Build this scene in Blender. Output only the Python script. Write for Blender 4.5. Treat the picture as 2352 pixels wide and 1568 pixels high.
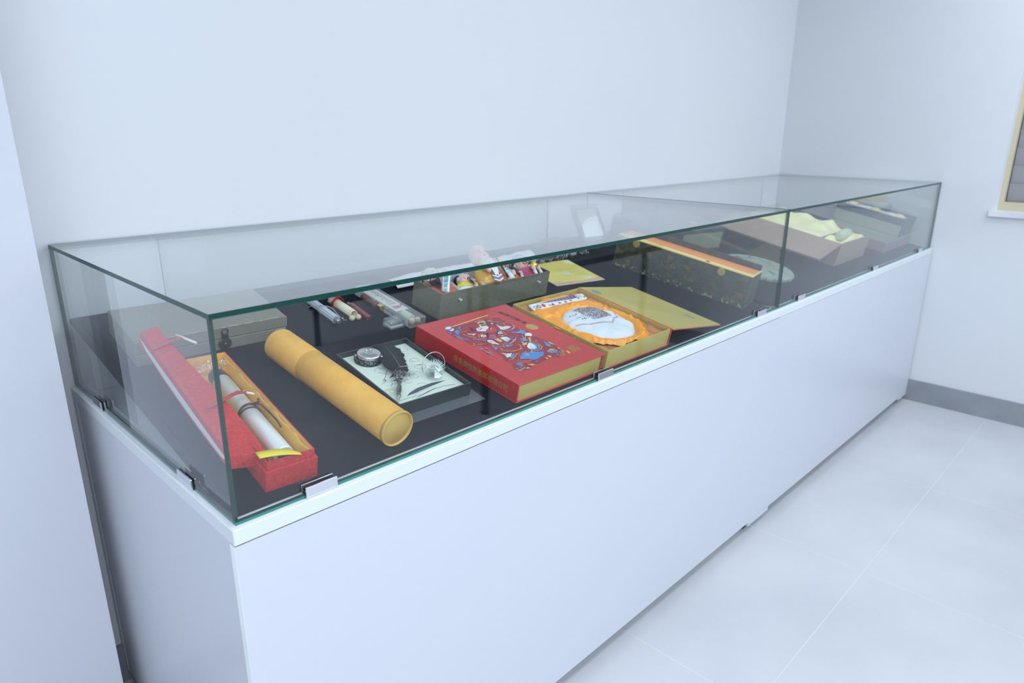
# display cases in a white room
import bpy, math, random
from mathutils import Matrix, Vector, noise
for _o in list(bpy.data.objects): bpy.data.objects.remove(_o)
SC = bpy.context.scene
COL = SC.collection
PI = math.pi
CAMF=1579.7907
CAMC=(-0.36313, -0.94576, 0.58007)
CAMFW=(0.682552, 0.669021, -0.294168)
CAMR=(0.700767, -0.713381, 0.003545)
CAMU=(0.207483, 0.208563, 0.955747)
LAMPW=15.1
# ---------------------------------------------------------------- camera
cam_d = bpy.data.cameras.new('camera'); cam = bpy.data.objects.new('camera', cam_d); COL.objects.link(cam)
cam_d.sensor_width = 36; cam_d.lens = CAMF / 2352 * 36; cam_d.clip_start = 0.02
_fw, _rt, _up = Vector(CAMFW), Vector(CAMR), Vector(CAMU)
cam.matrix_world = Matrix(((_rt.x, _up.x, -_fw.x, CAMC[0]), (_rt.y, _up.y, -_fw.y, CAMC[1]), (_rt.z, _up.z, -_fw.z, CAMC[2]), (0, 0, 0, 1)))
cam_d.dof.use_dof = True; cam_d.dof.focus_distance = 1.45; cam_d.dof.aperture_fstop = 5.0
SC.camera = cam
# ---------------------------------------------------------------- world, lamps, exposure
SC.view_settings.view_transform = 'Standard'; SC.view_settings.look = 'None'
SC.view_settings.exposure = 0.0; SC.view_settings.gamma = 1; SC.view_settings.use_curve_mapping = False
wd = bpy.data.worlds.new('world'); SC.world = wd; wd.use_nodes = True
wd.node_tree.nodes['Background'].inputs[0].default_value = (0.75, 0.87, 1.0, 1)
wd.node_tree.nodes['Background'].inputs[1].default_value = 0.8
# room extents (glass foot level is z = 0)
T = 3.714; D = 0.849; H = 0.334; L1 = 1.9; FZ = -0.842; CZ = 2.02
RX0, RX1, RY0, RY1 = -3.4, T + 0.008, -4.6, D + 0.006
LAMPS = [(x, y) for y in (-0.75, -2.2, -3.6) for x in (-2.2, -0.4, 1.4, 3.0)]
for (lx, ly) in LAMPS:
    ld = bpy.data.lights.new('panel_light', 'AREA'); ld.shape = 'RECTANGLE'; ld.size = 1.15; ld.size_y = 0.55
    ld.energy = LAMPW * (1.15 if ly < -1 else 0.8) * ((1.3 if lx > 2 else 0.97) if lx > -2 else (0.55 if ly > -1 else 2.1)); ld.color = (0.80, 0.885, 1.0)
    lo = bpy.data.objects.new('panel_light', ld); COL.objects.link(lo); lo.location = (lx, ly, CZ - 0.03)
# ---------------------------------------------------------------- helpers
def I(M=None): return M if M is not None else Matrix.Identity(4)
def TR(x, y, z): return Matrix.Translation((x, y, z))
def RZ(a): return Matrix.Rotation(a, 4, 'Z')
def RXm(a): return Matrix.Rotation(a, 4, 'X')
def RYm(a): return Matrix.Rotation(a, 4, 'Y')
def SCL(x, y, z): return Matrix.Diagonal((x, y, z, 1))
def axes(o, x, y, z):
    x, y, z = Vector(x), Vector(y), Vector(z)
    return Matrix(((x.x, y.x, z.x, o[0]), (x.y, y.y, z.y, o[1]), (x.z, y.z, z.z, o[2]), (0, 0, 0, 1)))
def along(a, b, up=(0, 0, 1)):
    'matrix whose Z axis runs from a to b'
    a, b = Vector(a), Vector(b); z = (b - a).normalized(); u = Vector(up)
    if abs(z.dot(u)) > 0.99: u = Vector((1, 0, 0))
    x = u.cross(z).normalized(); y = z.cross(x)
    return axes(a, x, y, z)
class MB:
    def __init__(s): s.v = []; s.f = []; s.m = []; s.sm = []
    def add(s, vs, fs, mi=0, M=None, smooth=False):
        o = len(s.v); M = I(M)
        s.v += [tuple(M @ Vector(p)) for p in vs]
        for k, f in enumerate(fs):
            s.f.append([i + o for i in f]); s.m.append(mi if isinstance(mi, int) else mi[k]); s.sm.append(smooth)
        return s
    def box(s, x0, x1, y0, y1, z0, z1, mi=0, M=None):
        v = [(x0, y0, z0), (x1, y0, z0), (x1, y1, z0), (x0, y1, z0), (x0, y0, z1), (x1, y0, z1), (x1, y1, z1), (x0, y1, z1)]
        return s.add(v, [(3, 2, 1, 0), (4, 5, 6, 7), (0, 1, 5, 4), (1, 2, 6, 5), (2, 3, 7, 6), (3, 0, 4, 7)], mi, M)
    def rbox(s, x0, x1, y0, y1, z0, z1, r=0.002, mi=0, M=None):
        'box with chamfered edges'
        V = []; 
        def ring(z, e):
            return [(x0 + e, y0 + e, z), (x1 - e, y0 + e, z), (x1 - e, y1 - e, z), (x0 + e, y1 - e, z)]
        def ring8(z, e, c):
            return [(x0 + e + c, y0 + e, z), (x1 - e - c, y0 + e, z), (x1 - e, y0 + e + c, z), (x1 - e, y1 - e - c, z), (x1 - e - c, y1 - e, z), (x0 + e + c, y1 - e, z), (x0 + e, y1 - e - c, z), (x0 + e, y0 + e + c, z)]
        V = ring8(z0, r, r * .3) + ring8(z0 + r, 0, r) + ring8(z1 - r, 0, r) + ring8(z1, r, r * .3)
        F = [tuple(range(7, -1, -1))]
        for k in range(3):
            for i in range(8):
                j = (i + 1) % 8; F.append((k * 8 + i, k * 8 + j, k * 8 + 8 + j, k * 8 + 8 + i))
        F.append(tuple(range(24, 32)))
        return s.add(V, F, mi, M)
    def prism(s, poly, z0, z1, mi=0, M=None, smooth=False):
        n = len(poly)
        V = [(p[0], p[1], z0) for p in poly] + [(p[0], p[1], z1) for p in poly]
        F = [tuple(range(n - 1, -1, -1)), tuple(range(n, 2 * n))] + [(i, (i + 1) % n, n + (i + 1) % n, n + i) for i in range(n)]
        return s.add(V, F, mi, M, smooth)
    def lathe(s, prof, n=24, mi=0, M=None, smooth=True, a0=0, a1=2 * PI):
        'prof: list of (r, z) from bottom to top; closed revolve about Z'
        V = []; F = []; full = abs(a1 - a0 - 2 * PI) < 1e-6; m = n if full else n + 1
        for (r, z) in prof:
            for i in range(m):
                a = a0 + (a1 - a0) * i / n; V.append((r * math.cos(a), r * math.sin(a), z))
        for k in range(len(prof) - 1):
            for i in range(n):
                j = (i + 1) % m; F.append((k * m + i, k * m + j, (k + 1) * m + j, (k + 1) * m + i))
        s.add(V, F, mi, M, smooth)
        if full:
            o = len(s.v) - len(V)
            if prof[0][0] > 1e-5: s.f.append([o + i for i in range(m - 1, -1, -1)]); s.m.append(mi if isinstance(mi, int) else mi[0]); s.sm.append(False)
            if prof[-1][0] > 1e-5: s.f.append([o + (len(prof) - 1) * m + i for i in range(m)]); s.m.append(mi if isinstance(mi, int) else mi[0]); s.sm.append(False)
        return s
    def ball(s, c, r, mi=0, M=None, n=16, sc=(1, 1, 1)):
        prof = [(max(r * math.sin(PI * k / (n // 2)), 1e-6), -r * math.cos(PI * k / (n // 2))) for k in range(n // 2 + 1)]
        return s.lathe(prof, n, mi, I(M) @ TR(*c) @ SCL(*sc))
    def cyl(s, a, b, r, mi=0, M=None, n=16, r2=None, smooth=True):
        L = (Vector(b) - Vector(a)).length
        return s.lathe([(r, 0), (r2 if r2 is not None else r, L)], n, mi, I(M) @ along(a, b), smooth)
    def tube(s, pts, r, mi=0, M=None, n=8, closed=False):
        pts = [Vector(p) for p in pts]; N = len(pts); V = []; F = []; px = None
        for i, p in enumerate(pts):
            a = pts[(i - 1) % N] if (i > 0 or closed) else p; b = pts[(i + 1) % N] if (i < N - 1 or closed) else p
            t = (b - a).normalized()
            if px is None: px = t.orthogonal().normalized()
            x = (px - t * px.dot(t)); x = x.normalized() if x.length > 1e-6 else t.orthogonal().normalized(); y = t.cross(x); px = x
            rr = r[i] if isinstance(r, (list, tuple)) else r
            for k in range(n):
                an = 2 * PI * k / n; V.append(tuple(p + x * rr * math.cos(an) + y * rr * math.sin(an)))
        for i in range(N if closed else N - 1):
            for k in range(n):
                i2 = (i + 1) % N; k2 = (k + 1) % n; F.append((i * n + k, i * n + k2, i2 * n + k2, i2 * n + k))
        if not closed: F.append(tuple(range(n - 1, -1, -1))); F.append(tuple((N - 1) * n + k for k in range(n)))
        return s.add(V, F, mi, M, True)
    def grid(s, fn, nu, nv, mi=0, M=None, smooth=True, mfn=None):
        V = [fn(i / nu, j / nv) for j in range(nv + 1) for i in range(nu + 1)]
        F = [(j * (nu + 1) + i, j * (nu + 1) + i + 1, (j + 1) * (nu + 1) + i + 1, (j + 1) * (nu + 1) + i) for j in range(nv) for i in range(nu)]
        ml = mi if mfn is None else [mfn((i + .5) / nu, (j + .5) / nv) for j in range(nv) for i in range(nu)]
        return s.add(V, F, ml, M, smooth)
    def flat(s, poly, z, mi=0, M=None, t=0.0002):
        'thin raised print, polygon in xy'
        a = sum(poly[i][0] * poly[(i + 1) % len(poly)][1] - poly[(i + 1) % len(poly)][0] * poly[i][1] for i in range(len(poly)))
        if a < 0: poly = poly[::-1]
        return s.add([(p[0], p[1], z) for p in poly], [tuple(range(len(poly)))], mi, M)
    def stroke(s, pts, w, z, mi=0, M=None):
        'flat ribbon along a polyline in xy'
        n = len(pts); V = []
        for i in range(n):
            a = Vector(pts[max(i - 1, 0)]); b = Vector(pts[min(i + 1, n - 1)]); t = (b - a)
            t = t.normalized() if t.length > 1e-9 else Vector((1, 0)); nn = Vector((-t.y, t.x)) * w / 2
            p = Vector(pts[i]); V += [(p.x + nn.x, p.y + nn.y, z), (p.x - nn.x, p.y - nn.y, z)]
        return s.add(V, [(2 * i + 1, 2 * i + 3, 2 * i + 2, 2 * i) for i in range(n - 1)], mi, M)
    def build(s, name, mats, parent=None, M=None, solid=0, bevel=0, sub=0):
        me = bpy.data.meshes.new(name); me.from_pydata(s.v, [], s.f)
        if not isinstance(mats, (list, tuple)): mats = [mats]
        for m in mats: me.materials.append(m)
        for p, mi, sm in zip(me.polygons, s.m, s.sm): p.material_index = mi; p.use_smooth = sm
        me.validate(); me.update()
        o = bpy.data.objects.new(name, me); COL.objects.link(o)
        if parent is not None: o.parent = parent
        if M is not None: o.matrix_local = M
        if solid:
            md = o.modifiers.new('solid', 'SOLIDIFY'); md.thickness = solid; md.offset = 0
        if bevel:
            md = o.modifiers.new('bevel', 'BEVEL'); md.width = bevel; md.segments = 2; md.limit_method = 'ANGLE'; md.angle_limit = 0.7
        if sub:
            md = o.modifiers.new('sub', 'SUBSURF'); md.levels = sub; md.render_levels = sub
        return o
# tilted display surface: slope about X, origin at its front edge
SL = math.atan(0.207)
SLOPE = TR(0, 0.02, 0) @ RXm(SL)
def onboard(u, v, h=0.0, rot=0.0): return SLOPE @ TR(u, v, h) @ RZ(rot)
def tag(o, label, cat, group=None):
    o['label'] = label; o['category'] = cat
    if group: o['group'] = group
    return o
def thing(name, label, cat, M, group=None):
    o = bpy.data.objects.new(name, None); COL.objects.link(o); o.matrix_world = M
    o.empty_display_size = 0.02
    return tag(o, label, cat, group)
def struct(name, mb, m, **k):
    o = mb.build(name, m, **k); o['kind'] = 'structure'; return o
def text(body, size, m, parent, M, name='lettering', ax='CENTER', ext=0.00015, sp=1.0, bold=0.0):
    cu = bpy.data.curves.new(name, 'FONT'); cu.body = body; cu.size = size; cu.align_x = ax; cu.align_y = 'CENTER'
    cu.extrude = ext; cu.space_character = sp; cu.offset = bold; cu.resolution_u = 3
    t = bpy.data.objects.new(name, cu); COL.objects.link(t); bpy.context.view_layer.update()
    me = bpy.data.meshes.new_from_object(t.evaluated_get(bpy.context.evaluated_depsgraph_get()))
    bpy.data.objects.remove(t)
    me.materials.clear(); me.materials.append(m)
    o = bpy.data.objects.new(name, me); COL.objects.link(o); o.parent = parent; o.matrix_local = M
    return o
# ---------------------------------------------------------------- materials
class NT:
    def __init__(s, name):
        s.m = bpy.data.materials.new(name); s.m.use_nodes = True; s.t = s.m.node_tree; s.n = s.t.nodes
        s.b = s.n['Principled BSDF']; s.out = s.n['Material Output']
    def node(s, typ, **k):
        n = s.n.new(typ)
        for a, b in k.items():
            if a[0] == '_': n.inputs[a[1:].replace('_', ' ')].default_value = b
            else: setattr(n, a, b)
        return n
    def link(s, a, b): s.t.links.new(a, b)
def col(c): return (c[0], c[1], c[2], 1)
def mat(name, c, rough=0.5, metal=0.0, spec=0.5, coat=0.0, bump=None, mix=None, sheen=0.0, trans=0.0, ior=1.45, aniso=0, sss=0):
    '''bump=(kind, scale, strength); mix=(kind, scale, colour2, lo, hi)'''
    s = NT(name); b = s.b
    b.inputs['Base Color'].default_value = col(c); b.inputs['Roughness'].default_value = rough
    b.inputs['Metallic'].default_value = metal; b.inputs['Specular IOR Level'].default_value = spec
    b.inputs['Coat Weight'].default_value = coat; b.inputs['Coat Roughness'].default_value = 0.08
    b.inputs['Sheen Weight'].default_value = sheen; b.inputs['Transmission Weight'].default_value = trans; b.inputs['IOR'].default_value = ior
    tc = s.node('ShaderNodeTexCoord')
    def tex(kind, sc):
        if kind == 'noise':
            n = s.node('ShaderNodeTexNoise', _Scale=sc, _Detail=4.0); s.link(tc.outputs['Object'], n.inputs['Vector']); return n.outputs['Fac']
        if kind == 'voronoi':
            n = s.node('ShaderNodeTexVoronoi', _Scale=sc); s.link(tc.outputs['Object'], n.inputs['Vector']); return n.outputs['Distance']
        if kind == 'swirl':     # scroll-like brocade lines
            v = s.node('ShaderNodeTexVoronoi', _Scale=sc, _Randomness=1.0); dn = s.node('ShaderNodeTexNoise', _Scale=sc * .9, _Detail=2.0); s.link(tc.outputs['Object'], dn.inputs['Vector'])
            mx = s.node('ShaderNodeMix', data_type='VECTOR'); mx.inputs[0].default_value = .035; s.link(tc.outputs['Object'], mx.inputs[4]); s.link(dn.outputs['Color'], mx.inputs[5]); s.link(mx.outputs[1], v.inputs['Vector'])
            w = s.node('ShaderNodeMath', operation='MULTIPLY'); w.inputs[1].default_value = 15.0; s.link(v.outputs['Distance'], w.inputs[0])
            q = s.node('ShaderNodeMath', operation='SINE'); s.link(w.outputs[0], q.inputs[0])
            k = s.node('ShaderNodeMath', operation='MULTIPLY_ADD'); k.inputs[1].default_value = .5; k.inputs[2].default_value = .5; s.link(q.outputs[0], k.inputs[0]); return k.outputs[0]
        if kind == 'cells':     # bubbles
            n = s.node('ShaderNodeTexVoronoi', _Scale=sc, feature='SMOOTH_F1'); s.link(tc.outputs['Object'], n.inputs['Vector']); return n.outputs['Distance']
        if kind == 'coin':      # woven coins and diagonal lattice
            v = s.node('ShaderNodeTexVoronoi', _Scale=sc, _Randomness=0.55); s.link(tc.outputs['Object'], v.inputs['Vector'])
            w = s.node('ShaderNodeMath', operation='MULTIPLY'); w.inputs[1].default_value = 26.0; s.link(v.outputs['Distance'], w.inputs[0])
            q = s.node('ShaderNodeMath', operation='SINE'); s.link(w.outputs[0], q.inputs[0])
            nz = s.node('ShaderNodeTexWave', _Scale=sc * 1.7, _Distortion=1.0); nz.bands_direction = 'DIAGONAL'; s.link(tc.outputs['Object'], nz.inputs['Vector'])
            a = s.node('ShaderNodeMath', operation='ADD'); s.link(q.outputs[0], a.inputs[0]); s.link(nz.outputs['Fac'], a.inputs[1])
            k = s.node('ShaderNodeMath', operation='MULTIPLY'); k.inputs[1].default_value = 0.5; s.link(a.outputs[0], k.inputs[0]); return k.outputs[0]
        if kind == 'lines':
            n = s.node('ShaderNodeTexWave', _Scale=sc, _Distortion=0.0); n.bands_direction = 'X'; s.link(tc.outputs['Object'], n.inputs['Vector']); return n.outputs['Fac']
    if mix:
        f = tex(mix[0], mix[1]); r = s.node('ShaderNodeMapRange'); r.inputs[1].default_value = mix[3]; r.inputs[2].default_value = mix[4]; s.link(f, r.inputs[0])
        x = s.node('ShaderNodeMix', data_type='RGBA'); x.inputs[6].default_value = col(c); x.inputs[7].default_value = col(mix[2])
        s.link(r.outputs[0], x.inputs[0]); s.link(x.outputs[2], b.inputs['Base Color'])
    if bump:
        f = tex(bump[0], bump[1]); bn = s.node('ShaderNodeBump', _Strength=bump[2], _Distance=0.001); s.link(f, bn.inputs['Height']); s.link(bn.outputs[0], b.inputs['Normal'])
    return s.m
def glass_mat(name, tint, f0=0.04, rough=0.0, gain=1.0, haze=0.0):
    'thin clear sheet: each face reflects by Fresnel and lets the rest through'
    s = NT(name); s.n.remove(s.b)
    g = s.node('ShaderNodeNewGeometry'); d = s.node('ShaderNodeVectorMath', operation='DOT_PRODUCT')
    s.link(g.outputs['Normal'], d.inputs[0]); s.link(g.outputs['Incoming'], d.inputs[1])
    a = s.node('ShaderNodeMath', operation='ABSOLUTE'); s.link(d.outputs['Value'], a.inputs[0])
    i = s.node('ShaderNodeMath', operation='SUBTRACT', use_clamp=True); i.inputs[0].default_value = 1.0; s.link(a.outputs[0], i.inputs[1])
    p = s.node('ShaderNodeMath', operation='POWER'); p.inputs[1].default_value = 5.0; s.link(i.outputs[0], p.inputs[0])
    m = s.node('ShaderNodeMath', operation='MULTIPLY_ADD'); m.inputs[1].default_value = (1 - f0) * gain; m.inputs[2].default_value = f0; s.link(p.outputs[0], m.inputs[0])
    t = s.node('ShaderNodeBsdfTransparent'); t.inputs[0].default_value = col(tint)
    gl = s.node('ShaderNodeBsdfGlossy'); gl.inputs['Roughness'].default_value = rough; gl.inputs[0].default_value = (1, 1, 1, 1)
    x = s.node('ShaderNodeMixShader'); s.link(m.outputs[0], x.inputs[0]); s.link(t.outputs[0], x.inputs[1]); s.link(gl.outputs[0], x.inputs[2]); s.link(x.outputs[0], s.out.inputs[0])
    if haze:
        df = s.node('ShaderNodeBsdfDiffuse'); df.inputs[0].default_value = (.80, .83, .82, 1); hz = s.node('ShaderNodeMixShader'); hz.inputs[0].default_value = haze
        s.link(x.outputs[0], hz.inputs[1]); s.link(df.outputs[0], hz.inputs[2]); s.link(hz.outputs[0], s.out.inputs[0])
    return s.m
# ---------------------------------------------------------------- surface materials
M_wall = mat('wall_paint', (0.735, 0.75, 0.77), 0.75, spec=0.25, bump=('noise', 60, 0.02), mix=('noise', 0.7, (0.71, 0.73, 0.755), 0.3, 0.7))
M_ceil = mat('ceiling_paint', (0.86, 0.87, 0.88), 0.9)
M_base = mat('skirting_tile', (0.27, 0.285, 0.31), 0.35, mix=('noise', 7, (0.33, 0.345, 0.37), 0.35, 0.7))
M_lam = mat('white_laminate', (0.625, 0.645, 0.695), 0.34, spec=0.45)
M_lam2 = mat('white_edge_band', (0.665, 0.70, 0.725), 0.4)
M_deck = mat('white_deck_board', (0.72, 0.755, 0.775), 0.4)
M_seam = mat('dark_seam', (0.10, 0.075, 0.05), 0.8)
M_seamg = mat('grey_seam', (0.30, 0.31, 0.33), 0.8)
M_glass = glass_mat('clear_glass', (0.977, 0.992, 0.988))
M_gedge = mat('green_glass_edge', (0.006, 0.050, 0.040), 0.2, spec=0.35)
M_gedge2 = mat('pale_green_glass_edge', (0.045, 0.17, 0.18), 0.15, spec=0.8, coat=0.3)
M_seal = mat('dark_joint_seal', (0.03, 0.04, 0.05), 0.3)
M_teal = mat('teal_glass_foot', (0.035, 0.22, 0.19), 0.15, spec=0.7)
M_chrome = mat('polished_steel', (0.80, 0.80, 0.84), 0.16, metal=1.0)
M_rub = mat('black_rubber', (0.01, 0.01, 0.012), 0.6)
M_black = mat('black_cloth', (0.0095, 0.012, 0.018), 0.9, spec=0.12, bump=('noise', 900, 0.05), mix=('noise', 5, (0.013, 0.016, 0.023), 0.35, 0.7))
def floor_material():
    s = NT('floor_tiles'); b = s.b
    tc = s.node('ShaderNodeTexCoord'); mp = s.node('ShaderNodeMapping'); mp.inputs['Location'].default_value = (-1.09 % 0.8, 0.40, 0)
    mp.inputs['Location'].default_value = (0.51, 0.40, 0)
    s.link(tc.outputs['Object'], mp.inputs[0])
    br = s.node('ShaderNodeTexBrick', offset=0.0, squash=1.0); s.link(mp.outputs[0], br.inputs['Vector'])
    br.inputs['Scale'].default_value = 1.0; br.inputs['Mortar Size'].default_value = 0.0016; br.inputs['Brick Width'].default_value = 0.8; br.inputs['Row Height'].default_value = 0.8
    br.inputs['Bias'].default_value = 0.0; br.inputs['Mortar Smooth'].default_value = 0.3
    nz = s.node('ShaderNodeTexNoise', _Scale=2.2, _Detail=5.0); s.link(tc.outputs['Object'], nz.inputs[0])
    x = s.node('ShaderNodeMix', data_type='RGBA'); x.inputs[6].default_value = (0.52, 0.53, 0.55, 1); x.inputs[7].default_value = (0.59, 0.60, 0.615, 1)
    r = s.node('ShaderNodeMapRange'); r.inputs[1].default_value = 0.35; r.inputs[2].default_value = 0.68; s.link(nz.outputs['Fac'], r.inputs[0]); s.link(r.outputs[0], x.inputs[0])
    y = s.node('ShaderNodeMix', data_type='RGBA'); s.link(br.outputs['Fac'], y.inputs[0]); s.link(x.outputs[2], y.inputs[6]); y.inputs[7].default_value = (0.63, 0.635, 0.64, 1)
    s.link(y.outputs[2], b.inputs['Base Color']); b.inputs['Roughness'].default_value = 0.24; b.inputs['Specular IOR Level'].default_value = 0.45
    return s.m
M_floor = floor_material()
# ---------------------------------------------------------------- room
struct('floor', MB().box(RX0 - .1, RX1 + .1, RY0 - .1, RY1 + .1, FZ - .1, FZ), M_floor)
struct('ceiling', MB().box(RX0 - .1, RX1 + .1, RY0 - .1, RY1 + .1, CZ, CZ + .1), M_ceil)
struct('wall_back', MB().box(RX0, RX1 + .1, RY1, RY1 + .12, FZ, CZ), M_wall)
struct('wall_left', MB().box(RX0 - .1, RX0, RY0, RY1 + .1, FZ, CZ), M_wall)
struct('wall_front', MB().box(RX0, RX1 + .1, RY0 - .12, RY0, FZ, CZ), M_wall)
# right wall around the window opening
WY1, WY0, WZ0, WZ1 = -0.245, -1.75, 0.205, 1.55
mb = MB(); mb.box(RX1, RX1 + .2, WY1, RY1 + .12, FZ, CZ); mb.box(RX1, RX1 + .2, RY0, WY0, FZ, CZ)
mb.box(RX1, RX1 + .2, WY0, WY1, FZ, WZ0); mb.box(RX1, RX1 + .2, WY0, WY1, WZ1, CZ)
struct('wall_right', mb, M_wall)
struct('trim_1', MB().box(-3.3, -0.056, 0.675, RY1, FZ, CZ), mat('shaded_wall_paint', (0.62, 0.635, 0.69), 0.75, spec=0.25))  # pillar: same wall paint, its shading put into a darker colour
struct('baseboard_back', MB().box(-0.055, RX1, RY1 - 0.012, RY1, FZ, FZ + 0.112), M_base)
struct('baseboard_right', MB().box(RX1 - 0.012, RX1, RY0, RY1 - .012, FZ, FZ + 0.118), M_base)
struct('baseboard_left', MB().box(-3.3, -0.056, 0.663, 0.675, FZ, FZ + 0.105), M_base)
M_frame = mat('cream_aluminium', (0.68, 0.60, 0.42), 0.3, metal=0.3)
M_slat = mat('grey_blind_slat', (0.30, 0.30, 0.33), 0.38, mix=('noise', 3, (0.37, 0.36, 0.37), 0.3, 0.7), bump=('lines', 3, 0.02))
w = struct('window_1', MB().box(RX1 + .055, RX1 + .085, WY0 + .0003, WY1 - .0003, WZ0 + .0005, WZ0 + .045).box(RX1 + .055, RX1 + .085, WY0, WY1, WZ1 - .04, WZ1)
    .box(RX1 + .055, RX1 + .085, WY1 - .022, WY1 - .0003, WZ0 + .0453, WZ1 - .0403).box(RX1 + .055, RX1 + .085, WY0, WY0 + .02, WZ0 + .0453, WZ1 - .0403), M_frame)
mb = MB()
k = 0; z = WZ0 + .045
while z < WZ1 - .05:
    mb.box(-0.001, 0.001, WY0 + .02, WY1 - .024, 0, .088, 0, TR(RX1 + .10, 0, z) @ RYm(-0.10)); z += .0845
mb.build('blind_slats', M_slat, parent=w)
mb = MB().box(RX1 - .018, RX1 - .0005, WY0 - .03, WY1 + .02, WZ0 - .022, WZ0 + .004).box(RX1 - .0005, RX1 + .054, WY0 + .0005, WY1 - .0005, WZ0 + .0004, WZ0 + .004)
mb.build('window_sill', mat('white_stone_sill', (0.66, 0.68, 0.70), 0.4, mix=('noise', 6, (0.78, .79, .8), .4, .6)), parent=w)
MB().box(RX1 + .150, RX1 + .156, WY0, WY1, WZ0, WZ1).build('window_pane', mat('grey_window_glass', (.35, .40, .46), .1, spec=.7), parent=w)
# dark meeting table across the room, seen mirrored in the front glass
tb_ = thing('meeting_table', 'dark meeting table standing across the room from the display cases', 'table', TR(1.9, -3.25, FZ))
M_dt = mat('dark_table_wood', (.025, .022, .022), .35)
MB().rbox(-.05, 1.5, 0, 1.85, .70, .735, .004).build('table_top', M_dt, tb_)
MB().box(.0, 1.45, .05, .068, .25, .699).build('modesty_panel', M_dt, tb_)
for (qx, qy) in ((.0, .07), (.0, 1.74), (1.4, .07), (1.4, 1.74)): MB().rbox(qx + .01, qx + .042, qy + .01, qy + .042, .012, .6995, .003).build('leg', M_dt, tb_)
for (qx, qy) in ((.0, .07), (.0, 1.74), (1.4, .07), (1.4, 1.74)): MB().cyl((qx + .025, qy + .025, 0), (qx + .025, qy + .025, .0115), .024).build('foot', M_rub, tb_)
# ---------------------------------------------------------------- display cases
G = 0.008
def slab(name, x0, x1, y0, y1, z0, z1, thin, parent, edge=None):
    'glass sheet; faces across the thin axis are clear, the rest show green edge'
    mb = MB(); e = 1; c = 0
    # face order: bottom, top, front(-y), right(+x), back(+y), left(-x)
    mi = {'z': [c, c, e, e, e, e], 'y': [e, e, c, e, c, e], 'x': [e, e, e, c, e, c]}[thin]
    mb.box(x0, x1, y0, y1, z0, z1, mi)
    return mb.build(name, [M_glass, edge or M_gedge], parent)
def clip(parent, M):
    mb = MB()
    mb.rbox(-.0295, .0295, -.0052, -.0014, -.0002, .0195, .0007, 0, M).rbox(-.0295, .0295, .0094, .0122, .0006, .0195, .0007, 0, M)
    mb.box(-.0288, .0288, -.0014, -.0003, .001, .0188, 1, M).box(-.0288, .0288, .0083, .0094, .001, .0188, 1, M)
    mb.build('glass_clip', [M_chrome, M_rub], parent)
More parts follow.
